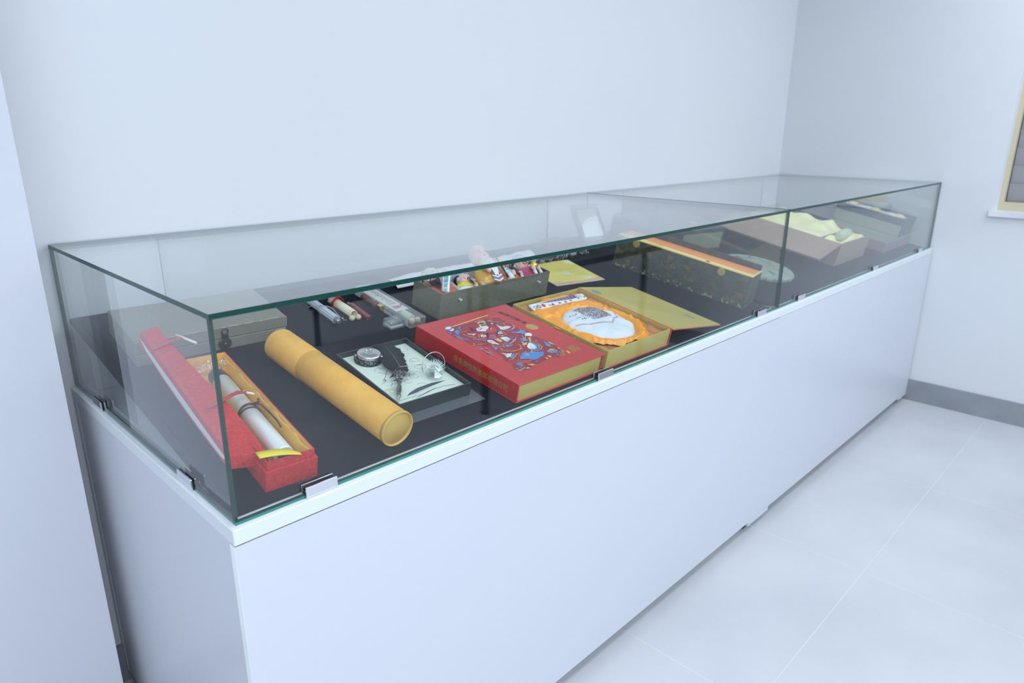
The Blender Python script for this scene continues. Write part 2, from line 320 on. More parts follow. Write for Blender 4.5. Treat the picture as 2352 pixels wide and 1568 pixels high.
def case(x0, x1, label, first):
    t = thing('display_case', label, 'display case', TR(x0, 0, 0), 'white display cases along the wall')
    w = x1 - x0; a = 0.0
    if first: bx0 = -0.010
    else: bx0 = 0.0
    e = 0.0004
    # base cabinet
    MB().rbox(bx0, w, -.0115, .845, -.0275, -.0005, .0012).build('deck', M_deck, t)
    lo = -0.798
    MB().box(bx0 + (.0005 if first else 0), w, -.0112, .0065, lo, -.0287 if first else -.0280).build('front_panel', [M_lam], t)
    MB().box(bx0 + .002, w - .002, -.0105, .006, -.0290, -.0274).build('seam', M_seam if first else M_seamg, t)
    if first: MB().box(bx0 - .0002, bx0 + .01, -.0105, .0064, lo, -.0297).build('edge_band', mat('pale_green_edge_sheen', (.90, .95, .93), .35), t)  # reflection on the band painted in as a paler colour
    mb = MB().box(bx0 + .0012, bx0 + .017, .0085, .822, lo, -.0277)
    mb.build('side_panel', M_lam, t)
    MB().box(w - .017, w - .0008, .0085, .822, lo, -.0277).build('side_panel', M_lam, t)
    for (q0, q1) in ((.0064, .0086), (.8215, .8245)): MB().box(bx0 + .0018, bx0 + .01, q0, q1, lo, -.028).build('seam', M_seamg, t)
    MB().box(bx0 + .0005, w - e, .8245, .843, lo, -.0277).build('back_panel', M_lam2, t)
    MB().box(bx0 + .018, w - .018, .0066, .8244, lo, lo + .018).build('bottom_panel', M_base, t)  # underside coloured dark to deepen the shade below the cabinet
    # feet boards and castors
    for (fx0, fx1) in (((0.0, .17), (w - .065, w - .0005)) if first else ((.0005, .10), (w - .13, w - .0005))):
        MB().box(fx0 if fx0 > .01 else bx0, fx1, -.0111, .10, lo - .016, lo - .0002).build('foot', M_lam, t)
    for cx in (.05, w - .045):
        for cy in (.02, .78):
            if cx < .1 and first and cy < .1: cy = .05
            mb = MB().cyl((cx - .009, cy, FZ + .0125), (cx + .009, cy, FZ + .0125), .0122, n=20)
            mb.box(cx - .012, cx + .012, cy - .010, cy + .010, FZ + .0125 + .0, lo - (.016 if cy < .1 else 0) + (.0 if cy < .1 else 0))
            mb.build('castor', M_rub, t)
    # glass hood
    slab('top_pane', 0 if first else .0012, w - (.0016 if first else .004), 0, D - .001, H - G, H, 'z', t)
    slab('front_pane', 0 if first else .0006, w - (0 if first else .004), 0, G, .0048, H - G - .0004, 'y', t)
    if first: slab('side_pane', .0, G, G + .0004, D - .002, .0052, H - G - .0004, 'x', t)
    slab('side_pane', w - G - (0 if first else .004), w - (0 if first else .004), G + .0004, D - G - .002, .0005, H - G - .0004, 'x', t)
    b0, b1 = (.227, 1.658) if first else (.25, 1.60)
    slab('back_pane', b0, b1, D - G - .001, D - .001, .0005, H - G - .0004, 'y', t)
    if first: MB().box(w - .0015, w + .0010, .0, D - .002, H - .005, H + .0006).build('joint_seal', M_seal, t)
    # bright foot line where the glass meets the deck
    MB().box(.0005 if first else .0006, w - .0045, .0002, .0078, -.0003, .0046).build('glass_foot', M_teal, t)
    if first: MB().box(.0002, .0078, G + .0006, D - .003, -.0003, .0050).build('glass_foot', M_gedge2, t)
    for cx in ((.147, .925, 1.767) if first else (.18, .958, 1.616)): clip(t, TR(cx, 0, 0))
    if first:
        for cy in (.665, .185): clip(t, TR(0, cy, 0) @ RZ(-PI / 2))
    return t
case(0.0, L1, 'nearer white display case with a glass hood, left half of the long run', True)
case(L1, T, 'farther white display case with a glass hood, ending against the right wall', False)
# sloping boards covered in black cloth, each on a white riser
def board(x0, x1, label):
    t = thing('display_board', label, 'display board', TR(x0, 0, 0), 'black sloping display boards')
    w = x1 - x0; c, s_ = math.cos(SL), math.sin(SL)
    L = .825
    prof = [(.020, .0006), (.02 + L * c, L * s_), (.02 + L * c + .014 * s_, L * s_ - .014 * c), (.02 + .082 * c + .014 * s_, .0006)]
    def P(x): return [(x, y, z) for y, z in prof]
    # rounded corners on the front edge
    V = P(0) + P(w); F = [(3, 2, 1, 0), (4, 5, 6, 7), (0, 1, 5, 4), (1, 2, 6, 5), (2, 3, 7, 6), (3, 0, 4, 7)]
    MB().add(V, F).build('cloth_covered_board', M_black, t, bevel=.003)
    MB().box(.018, w - .02, .781, .797, .0005, .140).build('riser', M_lam, t)
    return t
board(.0088, L1 - .012, 'black cloth board sloping up inside the nearer case')
board(L1 + .008, T - .02, 'black cloth board sloping up inside the farther case')
# printed opera figure on the red box lid: (colour, stroke width or 0 for a filled shape, points in metres on the lid)
ART = [
(6,0,[(0.0477,0.2933),(0.0748,0.2998),(0.1042,0.2952),(0.1482,0.294),(0.1845,0.2919),(0.2238,0.2888),(0.2242,0.2665),(0.2227,0.2455),(0.2232,0.2239),(0.2257,0.1909),(0.2352,0.1944),(0.2229,0.1644),(0.2307,0.1374),(0.2315,0.0946),(0.2285,0.0671),(0.2098,0.044),(0.1875,0.047),(0.1703,0.0566),(0.1423,0.0539),(0.1153,0.0467),(0.1084,0.055),(0.0796,0.0407),(0.0519,0.0436),(0.0469,0.0593),(0.0628,0.0807),(0.0634,0.0936),(0.054,0.0918),(0.0688,0.1239),(0.0722,0.1542),(0.0789,0.1741),(0.0497,0.1899),(0.0449,0.2114),(0.0488,0.2237),(0.039,0.2458),(0.0403,0.2722)]),
(1,0.0052,[(0.0775,0.2984),(0.2116,0.311)]),
(5,0.0008,[(0.0751,0.2958),(0.2092,0.3085)]),
(1,0.0019,[(0.2064,0.1617),(0.1243,0.0742)]),
(1,0.0019,[(0.2077,0.161),(0.1254,0.0735)]),
(1,0.0019,[(0.209,0.1603),(0.1266,0.0729)]),
(2,0,[(0.0538,0.3003),(0.0644,0.3038),(0.0722,0.3011),(0.0692,0.2949),(0.0595,0.2911),(0.0525,0.2959)]),
(2,0,[(0.0554,0.2893),(0.0677,0.2932),(0.0713,0.2888),(0.0675,0.2831),(0.0587,0.2788),(0.0526,0.2833)]),
(0,0,[(0.0475,0.296),(0.0596,0.2897),(0.0677,0.2932),(0.074,0.3002),(0.0761,0.3069),(0.0752,0.2945),(0.0623,0.2858),(0.0524,0.2859),(0.0453,0.2921)]),
(2,0,[(0.2113,0.1808),(0.2189,0.1833),(0.2281,0.1798),(0.2283,0.1719),(0.2216,0.1652),(0.2161,0.1634),(0.2129,0.1684),(0.2047,0.1714)]),
(2,0,[(0.124,0.2642),(0.1301,0.2637),(0.1405,0.2661),(0.1428,0.2755),(0.1454,0.2755),(0.1476,0.2665),(0.1602,0.2627),(0.1578,0.2547),(0.1501,0.2482),(0.1406,0.2453),(0.1331,0.239),(0.1278,0.2417),(0.1143,0.2513)]),
(3,0,[(0.1143,0.2513),(0.1323,0.2381),(0.1494,0.246),(0.1632,0.2546),(0.1715,0.2477),(0.1692,0.2384),(0.1606,0.2298),(0.1476,0.2263),(0.1371,0.2267),(0.1239,0.2336),(0.1139,0.2439)]),
(3,0,[(0.1385,0.2724),(0.1389,0.2644),(0.1266,0.2655)]),
(5,0,[(0.1237,0.2541),(0.128,0.2544),(0.1392,0.2577),(0.1418,0.2577),(0.1324,0.2535),(0.1238,0.2515)]),
(5,0,[(0.1267,0.2629),(0.132,0.2614),(0.1303,0.2597),(0.1251,0.2598)]),
(5,0,[(0.1632,0.2546),(0.1634,0.2492),(0.1523,0.2393),(0.1486,0.2438),(0.1546,0.2485)]),
(2,0,[(0.159,0.2489),(0.1625,0.2483),(0.154,0.241),(0.1504,0.2416)]),
(5,0,[(0.1274,0.2318),(0.1319,0.2281),(0.1124,0.2096),(0.1066,0.2064),(0.1189,0.221)]),
(5,0,[(0.1571,0.2291),(0.165,0.2302),(0.1583,0.2207),(0.1399,0.205),(0.148,0.2159)]),
(1,0,[(0.1497,0.2892),(0.1582,0.2903),(0.1736,0.2892),(0.1743,0.2835),(0.1673,0.2763),(0.1563,0.2713),(0.15,0.2732),(0.1471,0.2786)]),
(4,0,[(0.1522,0.284),(0.1611,0.2848),(0.1658,0.2797),(0.1606,0.2744),(0.1534,0.2754),(0.1497,0.2799)]),
(0,0,[(0.1673,0.2763),(0.168,0.2706),(0.1556,0.2663),(0.1537,0.27)]),
(0,0,[(0.1536,0.2939),(0.1643,0.2966),(0.179,0.2933),(0.1763,0.2906),(0.1591,0.2912)]),
(0,0,[(0.1846,0.2905),(0.1968,0.2816),(0.1904,0.2794),(0.1829,0.2859)]),
(1,0.0016,[(0.1802,0.2832),(0.1877,0.2781),(0.1961,0.2725),(0.2055,0.2678),(0.2113,0.2594),(0.2106,0.2476)]),
(1,0.0016,[(0.1883,0.2576),(0.1985,0.2551),(0.2106,0.2476)]),
(4,0,[(0.1767,0.2796),(0.2019,0.2642),(0.2039,0.2578),(0.192,0.2584),(0.1839,0.2546),(0.1692,0.262)]),
(1,0,[(0.1771,0.2687),(0.1843,0.2704),(0.1859,0.2642),(0.1773,0.2619)]),
(2,0,[(0.1857,0.2563),(0.1859,0.2482),(0.1953,0.2381),(0.2063,0.2378),(0.2129,0.2291),(0.1966,0.2243),(0.1777,0.2236),(0.1757,0.2298),(0.1807,0.243)]),
(4,0.0011,[(0.187,0.247),(0.1878,0.245)]),
(4,0.0011,[(0.1876,0.2388),(0.1884,0.2367)]),
(4,0.0011,[(0.1997,0.2386),(0.2004,0.2365)]),
(4,0.0011,[(0.1874,0.2333),(0.1881,0.2313)]),
(4,0.0011,[(0.1992,0.2422),(0.1999,0.2401)]),
(4,0.0011,[(0.1901,0.2331),(0.1908,0.2311)]),
(4,0.0011,[(0.2049,0.233),(0.2057,0.231)]),
(4,0.0011,[(0.1991,0.2352),(0.1998,0.2332)]),
(4,0.0011,[(0.1872,0.2406),(0.1879,0.2386)]),
(4,0.0011,[(0.19,0.241),(0.1908,0.2389)]),
(4,0.0011,[(0.1904,0.2401),(0.1912,0.2381)]),
(4,0.0011,[(0.1925,0.2288),(0.1932,0.2268)]),
(4,0.0011,[(0.1826,0.2429),(0.1834,0.2409)]),
(4,0.0011,[(0.1865,0.2405),(0.1872,0.2385)]),
(2,0,[(0.137,0.1941),(0.156,0.1915),(0.1575,0.1783),(0.1374,0.1667),(0.1359,0.1798)]),
(4,0.0011,[(0.1487,0.1859),(0.1495,0.1839)]),
(4,0.0011,[(0.147,0.1848),(0.1478,0.1829)]),
(4,0.0011,[(0.14,0.1736),(0.1407,0.1717)]),
(4,0.0011,[(0.1468,0.1829),(0.1475,0.1809)]),
(4,0.0011,[(0.137,0.1838),(0.1378,0.1819)]),
(4,0.0011,[(0.1444,0.1737),(0.1451,0.1718)]),
(4,0.0011,[(0.1416,0.1725),(0.1424,0.1706)]),
(4,0.0011,[(0.1381,0.1846),(0.1389,0.1826)]),
(4,0.0011,[(0.1406,0.1833),(0.1413,0.1813)]),
(4,0.0011,[(0.1417,0.18),(0.1425,0.1781)]),
(4,0.0011,[(0.1406,0.1785),(0.1414,0.1766)]),
(4,0.0011,[(0.1465,0.1814),(0.1473,0.1794)]),
(4,0.0011,[(0.1465,0.1858),(0.1473,0.1838)]),
(4,0.0011,[(0.1392,0.1837),(0.1399,0.1818)]),
(2,0,[(0.0955,0.1976),(0.1038,0.1981),(0.1091,0.1928),(0.1089,0.1663),(0.0993,0.175),(0.0946,0.1848)]),
(4,0.0011,[(0.104,0.1776),(0.1047,0.1757)]),
(4,0.0011,[(0.0992,0.1899),(0.1,0.188)]),
(4,0.0011,[(0.1023,0.1942),(0.1031,0.1923)]),
(4,0.0011,[(0.1024,0.1881),(0.1031,0.1862)]),
(4,0.0011,[(0.1011,0.1758),(0.1019,0.1739)]),
(4,0.0011,[(0.0982,0.1899),(0.0989,0.188)]),
(4,0.0011,[(0.1046,0.1741),(0.1054,0.1722)]),
(4,0.0011,[(0.1018,0.1768),(0.1025,0.1749)]),
(4,0.0011,[(0.1031,0.19),(0.1038,0.1881)]),
(4,0.0011,[(0.1012,0.1874),(0.1019,0.1855)]),
(4,0.0011,[(0.0983,0.1894),(0.0991,0.1875)]),
(4,0.0011,[(0.1072,0.1825),(0.108,0.1806)]),
(4,0.0011,[(0.1029,0.1751),(0.1037,0.1732)]),
(4,0.0011,[(0.1034,0.1895),(0.1041,0.1876)]),
(2,0,[(0.0777,0.1327),(0.0843,0.1291),(0.0863,0.1234),(0.1011,0.1187),(0.0849,0.1081),(0.073,0.1079),(0.0801,0.1199)]),
(4,0.0011,[(0.082,0.1264),(0.0827,0.1246)]),
(4,0.0011,[(0.0821,0.1213),(0.0828,0.1194)]),
(4,0.0011,[(0.0839,0.1134),(0.0847,0.1116)]),
(4,0.0011,[(0.0831,0.1206),(0.0839,0.1188)]),
(4,0.0011,[(0.0946,0.1176),(0.0953,0.1157)]),
(4,0.0011,[(0.0802,0.1216),(0.0809,0.1198)]),
(4,0.0011,[(0.0793,0.1129),(0.0801,0.1111)]),
(4,0.0011,[(0.082,0.1196),(0.0828,0.1178)]),
(4,0.0011,[(0.0838,0.1177),(0.0845,0.1159)]),
(4,0.0011,[(0.0847,0.1188),(0.0854,0.117)]),
(4,0.0011,[(0.0837,0.1208),(0.0844,0.119)]),
(4,0.0011,[(0.0815,0.1277),(0.0822,0.1259)]),
(4,0.0011,[(0.0813,0.1291),(0.082,0.1273)]),
(4,0.0011,[(0.0787,0.1168),(0.0794,0.115)]),
(2,0,[(0.1029,0.2269),(0.1105,0.228),(0.116,0.2201),(0.1112,0.2151),(0.1019,0.2163),(0.0991,0.2203)]),
(4,0.0011,[(0.105,0.2241),(0.1057,0.2222)]),
(4,0.0011,[(0.1052,0.2203),(0.1059,0.2184)]),
(4,0.0011,[(0.1018,0.2214),(0.1026,0.2194)]),
(4,0.0011,[(0.1059,0.2207),(0.1066,0.2187)]),
(4,0.0011,[(0.1081,0.2172),(0.1089,0.2152)]),
(4,0.0011,[(0.107,0.2173),(0.1078,0.2154)]),
(4,0.0011,[(0.1038,0.22),(0.1046,0.2181)]),
(4,0.0011,[(0.1099,0.2228),(0.1107,0.2209)]),
(4,0.0011,[(0.1071,0.2237),(0.1079,0.2218)]),
(4,0.0011,[(0.1045,0.221),(0.1052,0.2191)]),
(4,0.0011,[(0.1044,0.2225),(0.1052,0.2206)]),
(4,0.0011,[(0.1076,0.2212),(0.1083,0.2192)]),
(4,0.0011,[(0.1082,0.2198),(0.109,0.2178)]),
(4,0.0011,[(0.1096,0.2208),(0.1104,0.2188)]),
(2,0,[(0.0814,0.2507),(0.0876,0.245),(0.1005,0.2408),(0.089,0.2355),(0.0801,0.2439)]),
(4,0.0011,[(0.0931,0.2423),(0.0939,0.2403)]),
(4,0.0011,[(0.0851,0.2439),(0.0859,0.2419)]),
(4,0.0011,[(0.0825,0.2445),(0.0833,0.2426)]),
(4,0.0011,[(0.0903,0.2436),(0.0911,0.2416)]),
(4,0.0011,[(0.0868,0.2406),(0.0875,0.2386)]),
(4,0.0011,[(0.0855,0.2403),(0.0862,0.2383)]),
(4,0.0011,[(0.0845,0.2441),(0.0852,0.2421)]),
(4,0.0011,[(0.0864,0.2438),(0.0872,0.2419)]),
(4,0.0011,[(0.0876,0.2417),(0.0884,0.2397)]),
(4,0.0011,[(0.0861,0.243),(0.0869,0.2411)]),
(4,0.0011,[(0.0852,0.2445),(0.086,0.2426)]),
(4,0.0011,[(0.0905,0.2457),(0.0913,0.2438)]),
(4,0.0011,[(0.0918,0.2439),(0.0926,0.2419)]),
(4,0.0011,[(0.0841,0.2432),(0.0848,0.2412)]),
(2,0,[(0.1532,0.2183),(0.1636,0.2206),(0.1641,0.2075),(0.1491,0.2115)]),
(4,0.0011,[(0.1536,0.2145),(0.1544,0.2125)]),
(4,0.0011,[(0.1554,0.2163),(0.1562,0.2143)]),
(4,0.0011,[(0.152,0.2133),(0.1527,0.2113)]),
(4,0.0011,[(0.1564,0.2157),(0.1572,0.2138)]),
(4,0.0011,[(0.1529,0.2121),(0.1537,0.2101)]),
(4,0.0011,[(0.1623,0.2136),(0.1631,0.2116)]),
(4,0.0011,[(0.1619,0.218),(0.1627,0.216)]),
(4,0.0011,[(0.158,0.2176),(0.1587,0.2156)]),
(4,0.0011,[(0.1582,0.217),(0.1589,0.215)]),
(4,0.0011,[(0.1572,0.215),(0.158,0.213)]),
(4,0.0011,[(0.1578,0.2143),(0.1586,0.2123)]),
(4,0.0011,[(0.1519,0.216),(0.1527,0.214)]),
(4,0.0011,[(0.156,0.2116),(0.1568,0.2096)]),
(4,0.0011,[(0.156,0.2179),(0.1568,0.216)]),
(2,0,[(0.162,0.1273),(0.181,0.139),(0.1892,0.1272),(0.1786,0.1087),(0.1666,0.108),(0.1561,0.1161)]),
(4,0.0011,[(0.1657,0.1201),(0.1665,0.1182)]),
(4,0.0011,[(0.1697,0.1184),(0.1704,0.1165)]),
(4,0.0011,[(0.1656,0.1253),(0.1663,0.1235)]),
(4,0.0011,[(0.169,0.1181),(0.1698,0.1163)]),
(4,0.0011,[(0.1649,0.1124),(0.1657,0.1106)]),
(4,0.0011,[(0.1825,0.1211),(0.1832,0.1192)]),
(4,0.0011,[(0.1839,0.1287),(0.1846,0.1268)]),
(4,0.0011,[(0.1678,0.1208),(0.1685,0.1189)]),
(4,0.0011,[(0.173,0.1272),(0.1737,0.1253)]),
(4,0.0011,[(0.173,0.1237),(0.1738,0.1218)]),
(4,0.0011,[(0.1708,0.1217),(0.1715,0.1198)]),
(4,0.0011,[(0.1809,0.1185),(0.1816,0.1166)]),
(4,0.0011,[(0.1805,0.119),(0.1812,0.1172)]),
(4,0.0011,[(0.1781,0.1306),(0.1789,0.1287)]),
(0,0,[(0.0845,0.2871),(0.0915,0.2912),(0.095,0.2894),(0.0853,0.2816),(0.0802,0.269),(0.0781,0.2751),(0.0802,0.2816)]),
(0,0,[(0.0602,0.2743),(0.0729,0.2778),(0.072,0.2656),(0.0594,0.2573),(0.055,0.2497),(0.0529,0.2557)]),
(0,0,[(0.0437,0.2803),(0.0472,0.2773),(0.0463,0.2678),(0.0415,0.2666),(0.0418,0.2739)]),
(0,0,[(0.0458,0.2582),(0.0506,0.2545),(0.0521,0.2438),(0.0521,0.2328),(0.0617,0.2241),(0.0553,0.2227),(0.048,0.2338),(0.0435,0.2508)]),
(0,0,[(0.0736,0.2178),(0.0889,0.2097),(0.0866,0.2072),(0.073,0.2145)]),
(0,0,[(0.0896,0.2056),(0.0994,0.2017),(0.0914,0.1974),(0.0862,0.2001)]),
(0,0,[(0.2225,0.2109),(0.2239,0.1893),(0.2204,0.1833),(0.2041,0.1815),(0.2061,0.1728),(0.2021,0.1876),(0.1838,0.2024),(0.1891,0.2048),(0.211,0.196)]),
(0,0,[(0.156,0.1716),(0.1725,0.1728),(0.1589,0.1651)]),
(0,0,[(0.1154,0.1544),(0.1406,0.1528),(0.1291,0.147),(0.1141,0.1479)]),
(0,0,[(0.0829,0.1625),(0.0939,0.1565),(0.079,0.1494),(0.0779,0.1535)]),
(0,0,[(0.0471,0.1726),(0.0558,0.1725),(0.054,0.1642),(0.0467,0.167)]),
(0,0,[(0.1583,0.2207),(0.1723,0.2264),(0.1673,0.2161)]),
(0,0,[(0.2076,0.2212),(0.2194,0.2258),(0.2141,0.2179),(0.1959,0.2168)]),
(0,0,[(0.078,0.1052),(0.1045,0.1157),(0.1009,0.1084),(0.0816,0.0987)]),
(0,0,[(0.1041,0.0952),(0.1161,0.0977),(0.1222,0.1059),(0.1377,0.1091),(0.135,0.0966),(0.1395,0.0917),(0.1192,0.0732),(0.1081,0.0816),(0.0935,0.0852)]),
(0,0,[(0.1797,0.1665),(0.194,0.1614),(0.1873,0.1475),(0.1733,0.1513)]),
(0,0,[(0.2237,0.1286),(0.2231,0.114),(0.2216,0.1),(0.2111,0.0959),(0.2073,0.1077)]),
(0,0,[(0.1216,0.1067),(0.1366,0.1031),(0.1518,0.0995),(0.1742,0.0872),(0.1711,0.0794),(0.1564,0.0713),(0.1319,0.0665),(0.118,0.0686),(0.1184,0.0763),(0.0955,0.0846),(0.1093,0.0951)]),
(0,0,[(0.1871,0.0849),(0.2134,0.0753),(0.2058,0.0675),(0.1885,0.0699),(0.1822,0.0781)]),
(0,0,[(0.0677,0.0779),(0.0803,0.0752),(0.0811,0.0638),(0.07,0.057),(0.0674,0.0606)]),
(0,0,[(0.1861,0.1437),(0.1934,0.1323),(0.1924,0.1109),(0.1814,0.1023),(0.1618,0.1011),(0.1478,0.1135),(0.1701,0.1061),(0.1846,0.1102),(0.1848,0.1296)]),
(0,0,[(0.0505,0.0615),(0.057,0.0557),(0.0482,0.0521)]),
(0,0,[(0.1168,0.0614),(0.1274,0.06),(0.1187,0.057)]),
(0,0,[(0.1439,0.0541),(0.1532,0.0501),(0.145,0.049)]),
(0,0,[(0.1766,0.1661),(0.191,0.1535),(0.186,0.1462),(0.1719,0.1513)]),
(0,0,[(0.0546,0.0485),(0.0756,0.0538),(0.0743,0.0502),(0.0579,0.0445)]),
(0,0,[(0.1922,0.0608),(0.2,0.0589),(0.1899,0.0527)]),
(1,0.0016,[(0.0752,0.269),(0.079,0.262),(0.0908,0.2609)]),
(1,0.0016,[(0.0703,0.254),(0.0684,0.2451),(0.0726,0.233),(0.0828,0.2276),(0.0809,0.2188)]),
(1,0.0016,[(0.0431,0.2462),(0.0439,0.2348),(0.0466,0.2254)]),
(1,0.0016,[(0.0909,0.2184),(0.0995,0.2288),(0.1087,0.2302)]),
(1,0.0016,[(0.0871,0.2118),(0.1057,0.2081)]),
(1,0.0016,[(0.1408,0.2046),(0.1539,0.2002),(0.1688,0.2)]),
(1,0.0016,[(0.1626,0.2237),(0.1709,0.2142),(0.1677,0.2056)]),
(1,0.0016,[(0.1816,0.2138),(0.2005,0.2144),(0.2159,0.2196),(0.2222,0.2284)]),
(1,0.0016,[(0.0454,0.1946),(0.0632,0.1909),(0.0817,0.1862)]),
(1,0.0016,[(0.1337,0.1566),(0.1674,0.168)]),
(1,0.0016,[(0.0858,0.168),(0.097,0.1596),(0.1137,0.1553)]),
(1,0.0016,[(0.089,0.1439),(0.0969,0.1337),(0.1122,0.123),(0.1337,0.1231),(0.1442,0.1292),(0.1529,0.1438)]),
(1,0.0016,[(0.1222,0.0966),(0.1317,0.096),(0.1256,0.0879),(0.1245,0.0931)]),
(1,0.0016,[(0.0777,0.1327),(0.0813,0.1261),(0.0758,0.1132)]),
(1,0.0016,[(0.108,0.1114),(0.098,0.1032),(0.0786,0.0958),(0.0691,0.0966)]),
(1,0.0016,[(0.0525,0.1626),(0.0526,0.1511)]),
(1,0.0016,[(0.0525,0.142),(0.0526,0.1306)]),
(1,0.0016,[(0.198,0.177),(0.1852,0.1585),(0.1896,0.1587),(0.2035,0.1716)]),
(1,0.0016,[(0.1943,0.3034),(0.2028,0.302)]),
(1,0.0016,[(0.2056,0.2992),(0.21,0.2978)]),
(1,0.0016,[(0.2142,0.2949),(0.2247,0.2911)]),
(1,0.0016,[(0.2011,0.1933),(0.2101,0.1964),(0.2156,0.1936)]),
(1,0,[(0.2275,0.1178),(0.2329,0.1162),(0.2323,0.0991),(0.225,0.108)]),
(1,0,[(0.167,0.0665),(0.1734,0.0654),(0.1736,0.0582),(0.1662,0.0554),(0.1652,0.0594)]),
(1,0,[(0.1539,0.0623),(0.1593,0.0616),(0.1588,0.0538),(0.1522,0.0541)]),
(1,0,[(0.2255,0.0857),(0.23,0.0795),(0.2212,0.077)]),
(1,0,[(0.0899,0.0599),(0.102,0.0564),(0.1052,0.049),(0.0962,0.0487),(0.0911,0.0537)]),
(1,0,[(0.0692,0.0466),(0.079,0.0497),(0.0838,0.0415),(0.0771,0.0432)]),
(1,0,[(0.0472,0.0506),(0.0568,0.0483),(0.0557,0.0436),(0.0487,0.0465)]),
(1,0,[(0.1683,0.1532),(0.1687,0.1431),(0.1808,0.144),(0.1666,0.1321),(0.1587,0.1363)]),
(1,0,[(0.1888,0.0851),(0.2026,0.0884),(0.2124,0.0794),(0.2028,0.0799)]),
(1,0,[(0.2312,0.0619),(0.2357,0.0595),(0.2306,0.0467),(0.2228,0.0475),(0.2261,0.054)]),
(1,0.0017,[(0.194,0.1432),(0.1988,0.1295),(0.1959,0.109),(0.1832,0.0989),(0.167,0.0982),(0.1532,0.1058)]),
(1,0.0017,[(0.2118,0.0678),(0.2087,0.054),(0.1976,0.0531)]),
(1,0.0017,[(0.223,0.0748),(0.2172,0.0612),(0.2114,0.0502),(0.1986,0.0455),(0.1934,0.0508)]),
(1,0.0017,[(0.2275,0.0712),(0.2173,0.0588)]),
(1,0.0017,[(0.121,0.0955),(0.1294,0.1001),(0.1321,0.0939),(0.1241,0.0915)]),
(1,0.0017,[(0.0948,0.1342),(0.1067,0.1254),(0.1265,0.1227),(0.1406,0.1245)]),
(1,0.0017,[(0.0665,0.083),(0.0699,0.08)]),
(1,0.0017,[(0.1007,0.0772),(0.1043,0.0707)]),
(1,0.0017,[(0.122,0.1609),(0.1307,0.1563),(0.1669,0.1688)]),
(1,0.0017,[(0.0802,0.0764),(0.0829,0.0606)]),
(1,0.0017,[(0.0635,0.0563),(0.0645,0.0471),(0.0727,0.0511)]),
(1,0,[(0.1174,0.1946),(0.1302,0.1927),(0.1285,0.1764),(0.1185,0.1744)]),
(0,0.0016,[(0.1117,0.1612),(0.1668,0.1833)]),
(0,0.0012,[(0.1103,0.1572),(0.1739,0.1821)]),
(0,0,[(0.1316,0.2024),(0.1276,0.1993),(0.1231,0.1973),(0.1187,0.1967),(0.1151,0.1976),(0.1129,0.1998),(0.1123,0.203),(0.1134,0.2068),(0.1162,0.2105),(0.1201,0.2136),(0.1247,0.2157),(0.1291,0.2163),(0.1328,0.2154),(0.1351,0.2132),(0.1356,0.2099),(0.1344,0.2061)]),
(3,0,[(0.1297,0.2034),(0.1267,0.2011),(0.1233,0.1996),(0.12,0.1991),(0.1173,0.1998),(0.1156,0.2015),(0.1152,0.2039),(0.116,0.2067),(0.1181,0.2095),(0.1211,0.2118),(0.1245,0.2134),(0.1278,0.2138),(0.1305,0.2132),(0.1322,0.2115),(0.1327,0.2091),(0.1318,0.2062)]),
(3,0,[(0.1128,0.2804),(0.1214,0.2825),(0.1234,0.2762),(0.1157,0.2737)]),
(5,0,[(0.1116,0.2706),(0.1113,0.2605),(0.1063,0.2567),(0.1036,0.2607)]),
(3,0,[(0.0685,0.0885),(0.0877,0.0822),(0.1057,0.0744),(0.1066,0.0582),(0.0922,0.0619),(0.0754,0.078)]),
(0,0,[(0.0586,0.1663),(0.0656,0.1695),(0.0676,0.1638),(0.0613,0.1625)]),
(0,0,[(0.0479,0.1514),(0.0582,0.1503),(0.0587,0.1431),(0.0486,0.1418)]),
(0,0,[(0.0531,0.1348),(0.0565,0.1307),(0.0506,0.1298)]),
]
# ---------------------------------------------------------------- small helpers for the exhibits
def shear(k): return Matrix(((1, k, 0, 0), (0, 1, 0, 0), (0, 0, 1, 0), (0, 0, 0, 1)))
def scribble(mb, x0, y0, x1, y1, n, rnd, z, w=0.0006, mi=0, M=None):
    'illegible little printed characters in a rectangle: n rows'
    for r in range(n):
        y = y0 + (y1 - y0) * (r + .5) / n; hh = (y1 - y0) / n * .32; x = x0; xe = x1 - (x1 - x0) * rnd.random() * .25
        while x < xe:
            for k in range(3):
                a = (x + rnd.uniform(0, hh * 1.6), y + rnd.uniform(-hh, hh)); b = (x + rnd.uniform(0, hh * 1.6), y + rnd.uniform(-hh, hh))
                mb.stroke([a, b], w, z, mi, M)
            x += hh * 2.3
def glyph_row(mb, p0, p1, n, size, rnd, z, w, mi=0, M=None):
    for k in range(n):
        t = (k + .5) / n; cx = p0[0] + (p1[0] - p0[0]) * t; cy = p0[1] + (p1[1] - p0[1]) * t
        for q in range(9):
            if q % 2: a = (cx - size * rnd.uniform(.3, .5), cy + size * rnd.uniform(-.5, .5)); b = (cx + size * rnd.uniform(.3, .5), a[1] + size * rnd.uniform(-.08, .08))
            else: a = (cx + size * rnd.uniform(-.5, .5), cy - size * rnd.uniform(.3, .5)); b = (a[0] + size * rnd.uniform(-.08, .08), cy + size * rnd.uniform(.3, .5))
            mb.stroke([a, b], w, z, mi, M)
